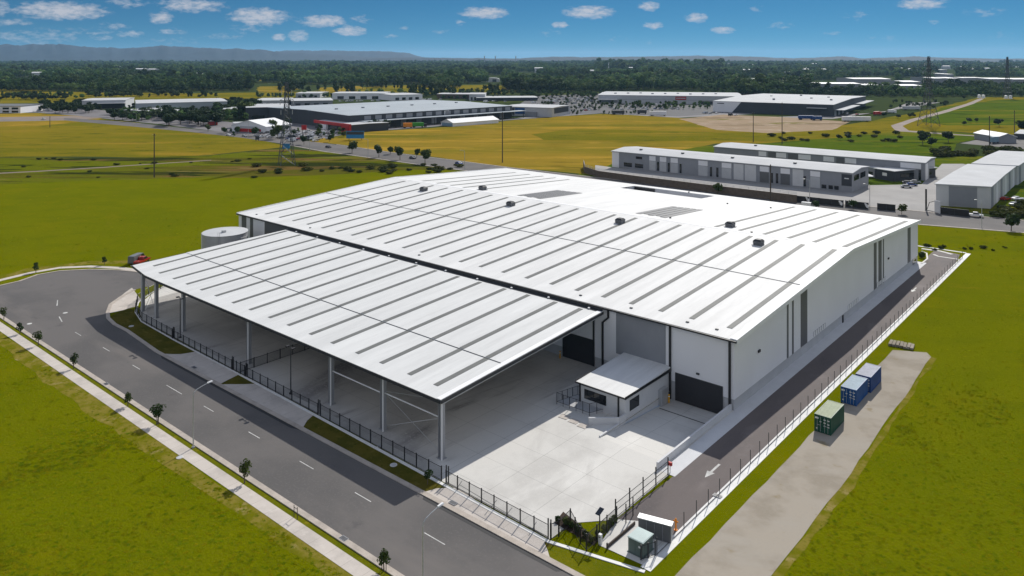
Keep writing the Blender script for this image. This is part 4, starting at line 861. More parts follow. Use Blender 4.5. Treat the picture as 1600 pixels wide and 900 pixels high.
mb = MB(); mb.tube((-3.2, -4.95, 0), (-3.2, -4.95, hT), .12, n=8); mb.build('pipe', M['wsteel'], t)
# red utility truck parked behind the turning circle
def car_mesh(kind):
    """body, glass, wheels as three meshes; x is the length"""
    b = MB(); g = MB(); wls = []
    L_, W, Hh = {'car': (4.4, 1.75, 1.45), 'ute': (5.2, 1.85, 1.75), 'van': (5.6, 2.0, 2.3)}[kind]
    prof = {'car': [(-2.2, .35), (2.2, .35), (2.2, .72), (1.25, .92), (.55, 1.42), (-1.15, 1.45), (-1.75, 1.0), (-2.2, .95)],
            'ute': [(-2.6, .5), (2.6, .5), (2.6, .95), (1.4, 1.1), (.8, 1.75), (-.5, 1.75), (-.6, 1.05), (-2.6, 1.05)],
            'van': [(-2.8, .4), (2.8, .4), (2.8, 1.0), (2.3, 1.25), (1.7, 2.2), (-2.75, 2.3), (-2.8, 2.0)]}[kind]
    n = len(prof); zr = max(z for x, z in prof)
    def wz(z): return W/2*(1 if z < 1.0 else 1-.16*(z-1.0)/(zr-1.0))
    b.add([(x, -wz(z), z) for x, z in prof]+[(x, wz(z), z) for x, z in prof], [tuple(range(n)), tuple(range(2*n-1, n-1, -1))]+[((i+1) % n, i, n+i, n+(i+1) % n) for i in range(n)])
    gl = {'car': [(1.15, .97), (.6, 1.36), (-1.1, 1.38), (-1.65, 1.02)], 'ute': [(1.35, 1.14), (.82, 1.68), (-.42, 1.68), (-.48, 1.14)], 'van': [(2.15, 1.32), (1.68, 2.08), (.6, 2.1), (.6, 1.32)]}[kind]
    for s in (-1, 1):
        q = [(x, s*(wz(z)+.012), z) for x, z in gl]; g.quad(*(q if s < 0 else q[::-1]))
    (xa, za), (xb, zb) = gl[0], gl[1]; g.quad((xa+.04, -wz(za)+.1, za), (xa+.04, wz(za)-.1, za), (xb+.04, wz(zb)-.1, zb), (xb+.04, -wz(zb)+.1, zb))
    (xa, za), (xb, zb) = gl[3], gl[2]
    if kind == 'car': g.quad((xa-.03, wz(za)-.1, za), (xa-.03, -wz(za)+.1, za), (xb-.05, -wz(zb)+.1, zb), (xb-.05, wz(zb)-.1, zb))
    wl = MB()
    for x in (-L_*.31, L_*.31):
        for s in (-1, 1): wls.append(MB().tube((x, s*(W/2-.18), .33), (x, s*(W/2+.02), .33), .33, n=12))
    return b, g, wls
CARP = {'white': (.72, .72, .72), 'silver': (.38, .39, .41), 'grey': (.12, .125, .13), 'black': (.015, .015, .017), 'red': (.35, .015, .012), 'blue': (.02, .06, .22)}
CM = {c: mat('car_paint_'+c, v, .25, .0, var=.03, spec=.6, world=False) for c, v in CARP.items()}
CARS = {}
def car(kind, colr, x, y, rz, label, group=None, z=.03):
    key = (kind, colr)
    if key not in CARS:
        b, g, wl = car_mesh(kind); t = thing('parked_car' if kind == 'car' else kind, label, {'car': 'car', 'ute': 'utility truck', 'van': 'van'}[kind])
        b.build('body', CM[colr], t); g.build('window', M['glass'], t)
        for w_ in wl: w_.build('wheel', M['black'], t)
        CARS[key] = t; USED.discard(t.name)
    o = put(CARS[key], x, y, label, group, 1, rz, z)
    return o
car('ute', 'red', *G(222, 411), 2.2, 'red utility truck half hidden behind the canopy corner')
car('van', 'grey', *G(214, 410), 2.2, 'grey van parked beside the red truck behind the turning circle')
# ------------------------------------------------------------------ sheds and buildings further off
class Shed:
    """a building whose eaves are the parallelogram P0, P1, P2 (pixels at eaves height z, or places); ridge runs along P0-P1"""
    def __init__(s, name, label, cat, P0, P1, P2, z, wall='fwall', roof='whiteroof', ridge=0, ov=.5, sq=True, group=None, ridge_axis=0, world=False):
        g = (lambda p: Vector(p)) if world else (lambda p: Vector(G(p[0], p[1], z)))
        s.o = g(P0); s.u = g(P1)-s.o; s.v = g(P2)-s.o; s.z = z
        if sq:
            L_ = s.v.length; n = Vector((-s.u.y, s.u.x)).normalized(); n = n if n.dot(s.v) > 0 else -n; s.v = n*L_
        s.U = s.u.length; s.V = s.v.length; s.un = s.u.normalized(); s.vn = s.v.normalized()
        s.root = thing(name, label, cat, (s.o.x, s.o.y, 0), 0, group)
        c = [s.p(0, 0), s.p(s.U, 0), s.p(s.U, s.V), s.p(0, s.V)]
        mb = MB(); mb.prism([(q.x, q.y) for q in c], 0, z-.02)
        if ridge:
            if ridge_axis == 0: tr = [(s.p(0, 0), s.p(0, s.V), s.p(0, s.V/2)), (s.p(s.U, 0), s.p(s.U, s.V), s.p(s.U, s.V/2))]
            else: tr = [(s.p(0, 0), s.p(s.U, 0), s.p(s.U/2, 0)), (s.p(0, s.V), s.p(s.U, s.V), s.p(s.U/2, s.V))]
            for a, b, m in tr: mb.add([(a.x, a.y, z-.03), (b.x, b.y, z-.03), (m.x, m.y, z+ridge-.03)], [(0, 1, 2)])
        mb.build('wall', M[wall], s.root)
        mb = MB(); o = ov; t = .3
        if ridge:
            sl = ridge/((s.V if ridge_axis == 0 else s.U)/2)
            if ridge_axis == 0: A = [(-o, -o, z-o*sl), (s.U+o, -o, z-o*sl), (s.U+o, s.V/2, z+ridge), (-o, s.V/2, z+ridge), (s.U+o, s.V+o, z-o*sl), (-o, s.V+o, z-o*sl)]
            else: A = [(-o, -o, z-o*sl), (-o, s.V+o, z-o*sl), (s.U/2, s.V+o, z+ridge), (s.U/2, -o, z+ridge), (s.U+o, s.V+o, z-o*sl), (s.U+o, -o, z-o*sl)]
            T = []; 
            for du in (t, 0):
                for a in A: q = s.p(a[0], a[1]); T.append((q.x, q.y, a[2]+du))
            mb.add(T, [(0, 1, 2, 3), (3, 2, 4, 5), (6, 9, 8, 7), (9, 11, 10, 8), (0, 6, 7, 1), (1, 7, 8, 2), (2, 8, 10, 4), (4, 10, 11, 5), (5, 11, 9, 3), (3, 9, 6, 0)])
        else: mb.prism([tuple(s.p(a, b)) for a, b in ((-o, -o), (s.U+o, -o), (s.U+o, s.V+o), (-o, s.V+o))], z, z+t)
        s.roof = mb.build('roof', M[roof], s.root)
    def p(s, a, b):
        if not hasattr(s, 'rel'): s.rel = s.o
        return s.un*a+s.vn*b
    def panel(s, side, a, b, z0, z1, m, name, out=.1, par=None, frac=True):
        """flat piece on the front (side 0), the P0-P2 side (1), the far-P1 side (2)"""
        mb = MB(); W_ = s.U if side == 0 else s.V
        if frac: a, b = a*W_, b*W_
        if side == 0: q = [s.p(a, 0), s.p(b, 0), s.p(b, -out), s.p(a, -out)]
        elif side == 1: q = [s.p(0, a), s.p(0, b), s.p(-out, b), s.p(-out, a)]
        else: q = [s.p(s.U, a), s.p(s.U, b), s.p(s.U+out, b), s.p(s.U+out, a)]
        mb.prism([tuple(x) for x in q], z0, z1); return mb.build(name, M[m], par or s.root)
    def topbox(s, a, b, la, lb, z0, z1, m, name):
        mb = MB(); mb.prism([tuple(s.p(a*s.U+i, b*s.V+j)) for i, j in ((0, 0), (la, 0), (la, lb), (0, lb))], z0, z1); return mb.build(name, M[m], s.root)

# industrial units behind the warehouse
A = Shed('industrial_unit', 'long grey row of industrial units with roller doors facing the warehouse', 'industrial unit', (956.5, 236.5), (1331, 271), (1003, 230.5), 8, 'gwall', 'whiteroof', ridge=.9)
u = [0, .13, .19, .25, .31, .40, .46, .53, .58, .655, .72, .78, .83, .90, .99]
A.panel(0, .0, .035, 0, 7.7, 'clad', 'wall_panel')
for a, b, up in ((.185, .215, 1), (.235, .265, 1), (.285, .318, 1), (.41, .45, 1), (.51, .55, 1), (.665, .70, 1), (.745, .78, 1), (.855, .89, 1)):
    A.panel(0, a, b, 5.2, 7.5, 'clad', 'wall_panel'); A.panel(0, a, b, .4, 5, 'precast' if a not in (.665, .745) else 'dclad', 'roller_door')
for a in (.222, .272, .326, .46, .487, .707, .727, .83): A.panel(0, a, a+.009, .6, 5, 'glass', 'doorway')
for a, b in ((.06, .10), (.115, .155)): A.panel(0, a, b, 1, 3, 'glass', 'window'); 
A.panel(0, .12, .15, 5.4, 6.6, 'glass', 'window')
for a, b in ((.56, .60), (.605, .65), (.79, .83)): A.panel(0, a, b, .4, 7.6, 'precastL', 'wall_panel')
for a, b in ((.895, .912), (.92, .935), (.94, .955)): A.panel(0, a, b, .6, 2.2, 'glass', 'window')
A.panel(0, .965, 1.0, 2.6, 7.4, 'dwall', 'sign_board'); A.panel(0, .975, .99, 5.5, 5.9, 'wsteel', 'lettering', .16)
for a, b in ((.12, .42), (.5, .8)): A.panel(2, a, b, 4.5, 6.8, 'glass', 'window')
for a in (.1, .3, .52, .77): A.topbox(a, .3, 1.2, 1.2, 8.5, 9.5, 'dclad', 'roof_vent')
Bq = Shed('industrial_unit', 'second pale row of units behind the first, with white upper wall panels', 'industrial unit', (1116, 229.5), (1445, 255), (1145, 223.5), 8, 'gwall', 'whiteroof', ridge=.8)
for a, b in ((.24, .28), (.33, .38), (.44, .5), (.56, .61), (.66, .71), (.90, .985)): Bq.panel(0, a, b, 5.2, 7.6, 'clad', 'wall_panel')
for a, b in ((.29, .33), (.39, .44), (.62, .655)): Bq.panel(0, a, b, 4.6, 7.6, 'dclad', 'wall_panel')
Bq.panel(0, .975, .985, .2, 4.8, 'glass', 'doorway'); Bq.panel(2, .05, .3, 0, 7.4, 'clad', 'wall_panel'); Bq.panel(2, .33, .95, 0, 7.4, 'precast', 'wall_panel'); Bq.topbox(.18, .4, 1.2, 1.2, 8.4, 9.6, 'dclad', 'roof_vent')
Cq = Shed('industrial_unit', 'grey gabled industrial unit with banded walls beside the estate entrance', 'industrial unit', (1547.5, 292.5), (1462.5, 288), (1586, 260.5), 8, 'precastL', 'whiteroof', ridge=.3, sq=False)
Cq.panel(0, .24, .76, 0, 7.6, 'gwall', 'roller_door')
for k in range(6): Cq.panel(1, .03+k*.17, .1+k*.17, 0, 7.6, ('gwall', 'clad')[k % 2], 'wall_panel')
C2 = Shed('industrial_unit', 'grey industrial unit continuing behind the banded gabled one', 'industrial unit', (1590, 259.5), (1520, 256), (1625, 239), 8.3, 'precastL', 'whiteroof', ridge=.3, sq=False)
for k in range(5): C2.panel(1, .05+k*.2, .13+k*.2, 0, 7.6, ('gwall', 'clad')[k % 2], 'wall_panel')
caf = Shed('cafe', 'dark walled cafe with white flat roof and round white sign at the units', 'cafe', (1397, 268), (1368, 263.5), (1412, 257), 4.6, 'dwall', 'whiteroof', ov=.8)
caf.panel(0, .38, .62, 2.0, 3.4, 'wsteel', 'sign', .12); caf.panel(1, .15, .9, 1.6, 3.2, 'glass', 'window')
cf2 = Shed('cafe_annex', 'low grey annex with a pale roof joining the cafe to the units', 'annex', (1367, 263), (1333, 258.5), (1385, 250), 4.4, 'gwall', 'whiteroof', ov=.4)
cf2.panel(0, .1, .9, .6, 2.6, 'glass', 'window'); cf2.topbox(.5, .5, 2, 2, 4.7, 6, 'precastL', 'roof_unit'); cf2.topbox(.15, .55, 1.4, 1.4, 4.7, 5.8, 'precastL', 'roof_unit')
for i, (p, l) in enumerate((((1343, 280), 'white patio umbrella of the cafe, the one beside the sign board'), ((1357, 284), 'white patio umbrella of the cafe, the one beside the round sign'))):
    a = G(*p); t = thing('patio_umbrella', l, 'umbrella', (*a, .1), 0, 'white cafe umbrellas'); mb = MB(); mb.tube((0, 0, 0), (0, 0, 3.2), .06, n=6); mb.build('pole', M['steel'], t); mb = MB(); mb.tube((0, 0, 2.6), (0, 0, 3.5), 2.1, .05, 10, caps=False); mb.build('canopy', M['flash'], t)
field('yard_paving', [(930, 268), (1000, 283), (1245, 314), (1400, 327), (1446, 331.5), (1466, 333), (1470, 300), (1530, 262), (1505, 256), (1472, 256), (1440, 288), (1330, 290), (960, 262), (930, 258)], 'estate', .036, .3)
def longwall(name, label, cat, pts, h, th, m, z0=0, capm=None):
    P_ = [Vector(G(*p)) for p in pts]; o = P_[0]; t = thing(name, label, cat, (o.x, o.y, 0))
    mb = MB(); mb.strip([(p.x-o.x, p.y-o.y) for p in P_], -th/2, th/2, z0, z0+h); mb.build('wall', M[m], t); return t, P_, o
t, P_, o = longwall('retaining_wall', 'long brown retaining wall with a pale rail in front of the units', 'retaining wall', [(912, 262), (914, 270), (935, 277), (1000, 286), (1100, 299), (1245, 317)], 3.0, .5, 'brownwall')
mb = MB()
for a, b in zip(P_[:-1], P_[1:]):
    for z in (3.5, 4.0): mb.tube((a.x-o.x, a.y-o.y, z), (b.x-o.x, b.y-o.y, z), .05, n=4)
    n = int((b-a).length/3)
    for i in range(n): p = a+(b-a)*i/max(n, 1); mb.box((p.x-o.x, p.y-o.y, 3.5), (.08, .08, 1.0))
mb.build('rail', M['steel'], t)
for pts, l in (([(1244, 315), (1318, 323)], 'black screen fence with a pale swoosh along the street by the units'), ([(1321, 323), (1357, 327)], 'middle black screen fence between the swoosh fence and the entrance'), ([(1371, 327.5), (1399, 330)], 'short black screen fence at the units entrance'), ([(1470, 334), (1514, 339)], 'black screen fence in front of the gabled unit')):
    t, P_, o = longwall('screen_fence', l, 'fence', pts, 2.4, .15, 'black'); d = P_[1]-P_[0]
    mb = MB(); k = max(2, int(d.length/4))
    for i in range(k+1): p = d*i/k; mb.box((p.x, p.y-.12, 1.25), (.12, .12, 2.5))
    mb.build('post', M['dark'], t)
    if 'swoosh' in l:
        for f in (.27, .97): q = d*f*.99; mb = MB(); mb.add([(q.x-.4, q.y-.2, .6), (q.x+.3, q.y-.2, .4), (q.x+.5, q.y-.2, 1.4), (q.x-.6, q.y-.2, 2.2), (q.x-1.1, q.y-.2, 2.1)], [(0, 1, 2, 3, 4)]); mb.build('emblem', M['wsteel'], t)
a = G(1447, 329); t = thing('entrance_frame', 'tall black post with a steel frame and white panel at the estate entrance', 'gate', (*a, 0)); mb = MB(); mb.box((0, 0, 4), (.5, .5, 8)); mb.build('post', M['black'], t); mb = MB(); mb.box((4.2, -2.2, 2.2), (2.6, .2, 4.4), -.6); mb.build('panel', M['precastL'], t)
mb = MB(); mb.path([(0.3, 0, .4), (1.2, -.5, 3.2), (3.4, -1.6, 4.2), (3.4, -1.6, .2), (.4, -.1, .2)], .1, 5); mb.build('frame', M['dark'], t)

# the middle distance, each building placed by its eaves
mg = Shed('warehouse', 'very long dark warehouse with a slate grey roof and pale awning strip', 'warehouse', (545, 181), (800, 165.5), (455, 166.5), 11, 'dwall', 'farroof', ridge=1.2)
mb = MB(); mb.prism([tuple(mg.p(a, b)) for a, b in ((8, 0), (mg.U+10, 0), (mg.U+10, -9), (8, -9))], 6.2, 6.6); mb.build('awning', M['farroof'], mg.root)
for k in range(16): mg.panel(0, .08+k*.058, .115+k*.058, 7.0, 10.2, 'gwall', 'wall_panel')
for k in range(14): q = mg.p(12+k*13, -8.6); mb = MB(); mb.box((q.x, q.y, 3.1), (.4, .4, 6.2)); mb.build('awning_post', M['dark'], mg.root)
mg.panel(0, .54, .57, 7.0, 10.4, 'flash', 'sign'); 
for k in range(6): mg.topbox(.12+.15*k, .4, 2, 2, 12, 13.2, 'gwall', 'roof_vent')
for k in range(10): mg.panel(0, .1+k*.09, .13+k*.09, .2, 5, 'gwall', 'roller_door')
s2 = Shed('warehouse', 'dark slate shed wall with white parapet adjoining the long grey roofed warehouse', 'warehouse', (385, 168.5), (455, 167), (392, 163), 11, 'dwall', 'whiteroof')
s2.panel(0, .1, .4, 0, 4, 'glass', 'roller_door'); 
s3 = Shed('showroom', 'red fronted showroom with a curved red fascia and red portal', 'showroom', (546, 196), (492, 189), (556, 190), 5.5, 'dwall', 'whiteroof', ridge=.3)
s3.panel(0, -.02, 1.0, 4.2, 6.4, 'red', 'fascia', 1.0); s3.panel(0, -.05, .17, 0, 6.6, 'red', 'portal', 1.6); s3.panel(0, .35, .95, .5, 3.8, 'glass', 'window'); s3.panel(0, .6, .8, 0, 4, 'clad', 'entrance', 2)
s4 = Shed('marquee', 'white gabled marquee beside the busy car yard', 'marquee', (416, 198.5), (455, 194), (383, 194), 4.5, 'clad', 'flash', ridge=4.2, ridge_axis=0)
s4.panel(1, .15, .85, .1, 2.6, 'red', 'banner'); s4.panel(1, .25, .75, 2.8, 4.4, 'fwall', 'gable_panel')
s5 = Shed('marquee', 'low white marquee at the edge of the yellow paddock', 'marquee', (708, 192.5), (779, 187), (693, 190.5), 2.8, 'clad', 'flash', ridge=2.6, ridge_axis=0); s5.panel(1, .05, .95, .1, 2.6, 'ctopb', 'end_panel')
s6 = Shed('shed', 'blue panelled shed with pale roof and grey front beside the paddock', 'shed', (863, 169), (786, 166.5), (872, 164.5), 8.5, 'fwall', 'whiteroof', ridge=.5)
s6.panel(0, .55, .75, 2, 7.8, 'blue', 'wall_panel'); s6.panel(0, .82, .98, 2, 7.8, 'blue', 'wall_panel'); s6.panel(0, .76, .81, 1, 7.6, 'dwall', 'doorway'); s6.panel(0, .3, .52, 0, 4.5, 'gwall', 'lean_to', 3); s6.panel(1, .1, .9, 3, 8, 'dwall', 'wall_panel')
s7 = Shed('retail_warehouse', 'long pale retail warehouse with a dark red sign before the dark trees', 'warehouse', (935, 148.5), (1160, 151), (938, 143), 10, 'fwall', 'whiteroof', ridge=1)
s7.panel(0, .545, .62, 5.4, 9.2, 'red', 'sign', .4); s7.panel(0, .55, .615, 6.8, 7.8, 'fwall', 'lettering', .55); s7.panel(0, .0, .14, 4.4, 5.4, 'whiteroof', 'awning', 9); s7.panel(0, .72, .85, .5, 4, 'dwall', 'doorway'); s7.panel(0, .0, 1, 5.0, 5.3, 'gwall', 'band', .2)
for k in range(9): s7.topbox(.1+.09*k, .25+.06*(k % 3), 3, 3, 10.5, 12, 'gwall', 'roof_unit')
s8 = Shed('warehouse', 'charcoal warehouse with white roof and white slanted end panel', 'warehouse', (1302, 164), (1114, 158), (1388, 151.5), 11, 'dwall', 'whiteroof', ridge=1.6)
mb = MB(); c = [(.66, 0), (1.0, 0), (1.0, 10.8), (.78, 10.8)] ; c = [(.83, .2), (1.0, .2), (1.0, 10.9), (.75, 10.9)]
V_ = []
for out_ in (-.02, -.25):
    for f, z in c: q = s8.p(f*s8.U, out_); V_.append((q.x, q.y, z))
mb.add(V_, [(0, 1, 2, 3), (7, 6, 5, 4), (0, 4, 5, 1), (1, 5, 6, 2), (2, 6, 7, 3), (3, 7, 4, 0)]); mb.build('slanted_panel', M['clad'], s8.root); s8.panel(0, .90, .96, 8.6, 9.4, 'dwall', 'lettering', .35)
s8.panel(0, .05, .20, 7.4, 7.9, 'whiteroof', 'awning', 5); s8.panel(1, .03, .5, 5.6, 6.1, 'whiteroof', 'awning', 9); s8.panel(1, .6, 1.0, 6.0, 6.5, 'whiteroof', 'awning', 9)
for k in range(3): s8.panel(1, .03+.1*k, .08+.1*k, 0, 5, 'fwall', 'roller_door')
for a, b in ((.1, .3), (.3, .4), (.2, .55), (.5, .7), (.7, .5), (.55, .2)): s8.topbox(a, b, 2.2, 2.2, 12, 13.6, 'gwall', 'roof_vent')
s9 = Shed('warehouse', 'pale shed with a dark recessed loading bay at the far industrial estate', 'warehouse', (128, 157.5), (196, 156.5), (126, 154), 9, 'fwall', 'whiteroof', ridge=.7); s9.panel(0, .25, .98, .2, 5.5, 'dwall', 'loading_bay'); s9.panel(0, .2, 1.0, 5.8, 6.4, 'whiteroof', 'awning', 7)
s10 = Shed('warehouse', 'long blue grey metal shed with a pale roof in the far industrial estate', 'warehouse', (213, 162), (355, 158.5), (196, 157), 9, 'farroof', 'whiteroof', ridge=.8); s10.panel(0, .75, .95, 0, 5, 'gwall', 'roller_door')
s11 = Shed('shed', 'low pale green roofed shed behind the dark trees by the road', 'shed', (236, 176), (290, 173), (250, 169.5), 4.5, 'fwall', 'whiteroof', ridge=.6); s11.panel(0, .4, .55, 0, 3, 'dwall', 'doorway'); s11.panel(0, .7, .9, 1, 3, 'gwall', 'window')
s12 = Shed('office_building', 'white and dark office block at the far edge of the paddock', 'office', (32, 166), (-40, 166), (34, 163), 7, 'clad', 'dclad'); 
for k in range(5): s12.panel(0, .05+k*.2, .19+k*.2, 3.8, 5.8, 'glass', 'window'); s12.panel(0, .05+k*.2, .19+k*.2, .6, 2.6, 'glass', 'window')
for args in (('shed', 'small white shed furthest along the row behind the long grey roof', (462, 146), (500, 146), (466, 143.5), 6, 'fwall', 'whiteroof'), ('shed', 'white office shed with dark blue windows behind the long grey roof', (519, 146), (601, 146), (520, 143.5), 8, 'clad', 'whiteroof'),
    ('shed', 'white gabled shed behind the far corner of the long grey roof', (613, 149), (660, 147.5), (612, 146), 7, 'clad', 'whiteroof'), ('shed', 'low rust red shed among the tall gum trees', (683, 147), (735, 147.5), (684, 145), 6, 'brownwall', 'whiteroof'),
    ('shed', 'pale boxy shed beside the rust red one', (733, 147.5), (758, 147.5), (733, 145), 8, 'fwall', 'whiteroof'), ('shed', 'long white low roof near the full car park', (745, 153), (840, 152.5), (745, 150.5), 4, 'dwall', 'whiteroof'),
    ('shed', 'grey shed with pale roof directly behind the long warehouse', (400, 157.5), (450, 157), (402, 153.5), 6, 'fwall', 'whiteroof'), ('shed', 'pale low shed half hidden by trees by the long warehouse', (455, 158), (520, 157), (452, 154), 6, 'gwall', 'whiteroof'), ('house', 'small brick building with a pinkish roof near the road trees', (347, 171), (370, 170.5), (345, 168), 5, 'brownwall', 'whiteroof'),
    ('house', 'little red shed by the road in front of dark trees', (327, 190), (340, 189.5), (326, 188.5), 3, 'red', 'whiteroof'), ('house', 'white kiosk building next to the marquee', (366, 193), (380, 192.5), (365, 191), 4, 'clad', 'whiteroof')):
    sh = Shed(args[0], args[1], 'shed' if args[0] == 'shed' else 'building', *args[2:6], args[6], args[7], ridge=.5)
    if sh.U > 14:
        for k in range(4): sh.panel(0, .1+k*.22, .22+k*.22, .5, args[5]*.55, 'glass' if k % 2 else 'dwall', 'window' if k % 2 else 'roller_door')
# far white roofs above the dark hedge, and the domed shed in the woods
for i, (x0, x1, y, z, l) in enumerate(((1278, 1345, 131, 10, 'far pale roof behind the tree belt, above the charcoal warehouse'), (1335, 1392, 123.5, 12, 'long far white roof in the tree belt with blue shade wall'), (1350, 1380, 133, 8, 'small far white roof below the long one in the tree belt'), (1412, 1438, 128, 9, 'far white roof beside the steel pylon'), (1408, 1440, 134, 7, 'lower far white roof beside the pylon'),
        (1460, 1476, 122.5, 9, 'small white far roof just past the pylon'), (1482, 1498, 122.5, 9, 'bright white far roof between pylon and wood'), (1512, 1545, 122.5, 9, 'far white roof row in front of the distant wood'), (1548, 1580, 123.5, 10, 'long white far roof before the second pylon'), (1584, 1640, 124, 9, 'far white roof cut by the frame edge'), (1226, 1250, 124, 9, 'pale far roof half hidden by dark trees'), (1158, 1172, 124, 6, 'scattered white far roof above the dark hedge'), (1178, 1195, 124.5, 6, 'tiny white far roof beyond the dark hedge'), (1000, 1006, 110, 6, 'tiny far roof in the green wood'), (810, 834, 120, 6, 'small pale far house roof in the wood'), (30, 58, 127, 6, 'little white far roof in the dense wood'), (1530, 1560, 97.5, 10, 'distant white factory roof near the skyline'), (1480, 1490, 116, 8, 'distant bright roof in the hillside trees'), (1470, 1480, 109, 8, 'another distant bright roof among hillside trees'))):
    z += 4; sh = Shed('far_shed', l, 'shed', (x0, y), (x1, y), (x0+1.5, y-1.6), z, 'gwall', 'flash', ridge=1.2, ov=.5)
rr = random.Random(21)
for x0, x1, y0, y1, n, lab, grp in ((1395, 1610, 101, 117, 26, 'small pale distant roof among the trees of the hillside suburb', 'distant suburb roofs'), (1110, 1400, 103, 121, 12, 'small pale distant roof in the wood beyond the charcoal warehouse', 'roofs in the wood beyond the charcoal warehouse'), (20, 420, 104, 128, 8, 'tiny pale roof deep in the dense wood below the hills', 'roofs in the wood below the hills'), (560, 1000, 99, 118, 10, 'tiny pale roof in the wide wood at the centre of the skyline', 'roofs in the central wood')):
    for _ in range(n):
        q = Vector(G(rr.uniform(x0, x1), rr.uniform(y0, y1))); an = rr.uniform(-.4, .4)+R(40.8); L_ = rr.uniform(12, 34); u_ = Vector((math.cos(an), math.sin(an)))*L_; v_ = Vector((-math.sin(an), math.cos(an)))*L_*.6
        Shed('distant_shed', lab, 'shed', q, q+u_, q+v_, rr.uniform(13, 19), 'fwall', 'flash', ridge=1.5, ov=.5, world=True, group=grp)
t = thing('domed_shed', 'pale shed with a curved roof standing out from the dark wood', 'shed', (*G(770, 128), 0), R(40.8))
mb = MB(); prof = [(16*math.cos(R(a)), 5+5*math.sin(R(a))) for a in range(0, 181, 20)]; prof = [(16, 0)]+prof+[(-16, 0)]; n = len(prof)
mb.add([(x, -12, z) for x, z in prof]+[(x, 12, z) for x, z in prof], [tuple(range(n))[::-1], tuple(range(n, 2*n))]+[(i, (i+1) % n, n+(i+1) % n, n+i) for i in range(n)]); mb.build('roof', M['whiteroof'], t); mb = MB(); mb.box((4, -12.1, 3.5), (9, .3, 6)); mb.build('doorway', M['dwall'], t)
# trailers and signs
def trailer(name, p, L_, h, rz, m, label, cat='trailer', cab=None):
    t = thing(name, label, cat, (*G(*p), .03), rz); mb = MB(); mb.box((0, 0, 1.0+h/2), (L_, 2.5, h)); mb.build('body', M[m], t)
    for x in (-L_*.4, -L_*.3, L_*.38): 
        for s in (-1, 1): mb = MB(); mb.tube((x, s*.9, .5), (x, s*1.25, .5), .5, n=10); mb.build('wheel', M['black'], t)
    mb = MB(); mb.box((0, 0, .9), (L_*.96, 1.2, .2)); mb.build('chassis', M['dark'], t)
    if cab: mb = MB(); mb.box((L_/2+1.4, 0, 1.7), (2.2, 2.4, 2.6)); mb.build('cab', M[cab], t)
M['lime'] = mat('lime_green_paint', (.05, .30, .03), .5)
M['cyan'] = mat('bright_blue_panel', (.03, .22, .50), .5)
trailer('trailer', (637, 200), 7, 3.0, VR+.25, 'orange', 'orange box trailer at the edge of the yellow paddock')
trailer('truck', (653, 199), 9, 2.8, VR+.25, 'lime', 'lime green truck parked behind the orange trailer', 'truck', 'dark')
trailer('trailer', (1259, 187), 13, 2.8, VR-.1, 'blue2', 'dark blue trailer before the charcoal warehouse, the one by the white strip'); trailer('trailer', (1277, 188), 8, 2.8, VR-.1, 'blue2', 'shorter dark blue trailer by the bare earth')
trailer('trailer', (1338, 190), 24, 3.4, VR-.1, 'clad', 'long white semitrailer beside the charcoal warehouse'); trailer('trailer', (1028, 181), 16, 3.4, VR-.05, 'clad', 'white trailer in front of the full car park'); trailer('trailer', (1003, 178), 9, 3, VR-.05, 'dwall', 'dark trailer hitched near the white one at the car park'); trailer('trailer', (966, 179), 12, 3, VR, 'dwall', 'dark low trailer at the crest of the paddock'); trailer('trailer', (1424, 172), 18, 3.2, VR, 'fwall', 'pale trailer beside the steel pylon track'); trailer('truck', (1370, 180), 7, 2.6, VR+.4, 'red', 'red truck in the yard beside the charcoal warehouse', 'truck', 'red'); trailer('truck', (1392, 177), 6, 2.6, VR+.2, 'clad', 'white truck in the yard beside the red one', 'truck', 'clad')
def billboard(p, w_, h, z0, m, label, band=None):
    t = thing('billboard', label, 'billboard', (*G(*p), 0), R(40.8)); mb = MB(); mb.box((0, 0, z0+h/2), (w_, .3, h)); mb.build('panel', M[m], t)
    for s in (-.35, .35): mb = MB(); mb.box((s*w_, .25, z0/2+.3), (.3, .3, z0+.6)); mb.build('leg', M['dark'], t)
    if band: mb = MB(); mb.box((0, -.17, z0+h*.72), (w_*.96, .06, h*.4)); mb.build('picture_band', M[band], t)
billboard((555, 219), 12, 5, 1.2, 'cyan', 'wide bright blue billboard at the corner of the yellow paddock', 'dwall'); billboard((475, 219), 3.4, 3.2, 7, 'red', 'red square pylon sign above the car yard'); billboard((447, 236), 4.5, 3, 1.5, 'cyan', 'small blue board standing inside the steel pylon legs'); billboard((402, 220.5), 2.6, 2.4, 1, 'dwall', 'dark small roadside board by the junction')
# sheds and caravans at the right edge
trailer('caravan', (1553, 224), 7, 3.4, 1.2, 'ctopb', 'pale blue cabin on wheels at the paved yard by the pole', 'cabin'); trailer('caravan', (1575, 221), 5, 2.6, 1.2, 'cyan', 'teal cabin in front of the arched shelter', 'cabin')
sh = Shed('shelter', 'white arched shelter in the paved yard beyond the units', 'shelter', (1588, 214), (1560, 214), (1592, 209), 4, 'gwall', 'flash', ridge=2, ridge_axis=1); sh = Shed('cabin', 'grey flat roofed cabin cut by the frame edge', 'cabin', (1605, 210), (1586, 209), (1615, 204), 3.5, 'dwall', 'whiteroof')
for (p, l) in (((1530, 153), 'white water tanks cluster by the far track end'), ((1572, 154), 'small white far hut near the second pylon')):
    t = thing('hut', l, 'hut', (*G(*p), 0)); [MB().tube((k*5, 0, 0), (k*5, 0, 4), 2, n=12).tube((k*5, 0, 4), (k*5, 0, 4.6), 2.1, .3, 12).build('tank', M['flash'], t) for k in range(2)]; MB().b2(-3, 8, -3, 3, 0, .1).build('base', M['path'], t)

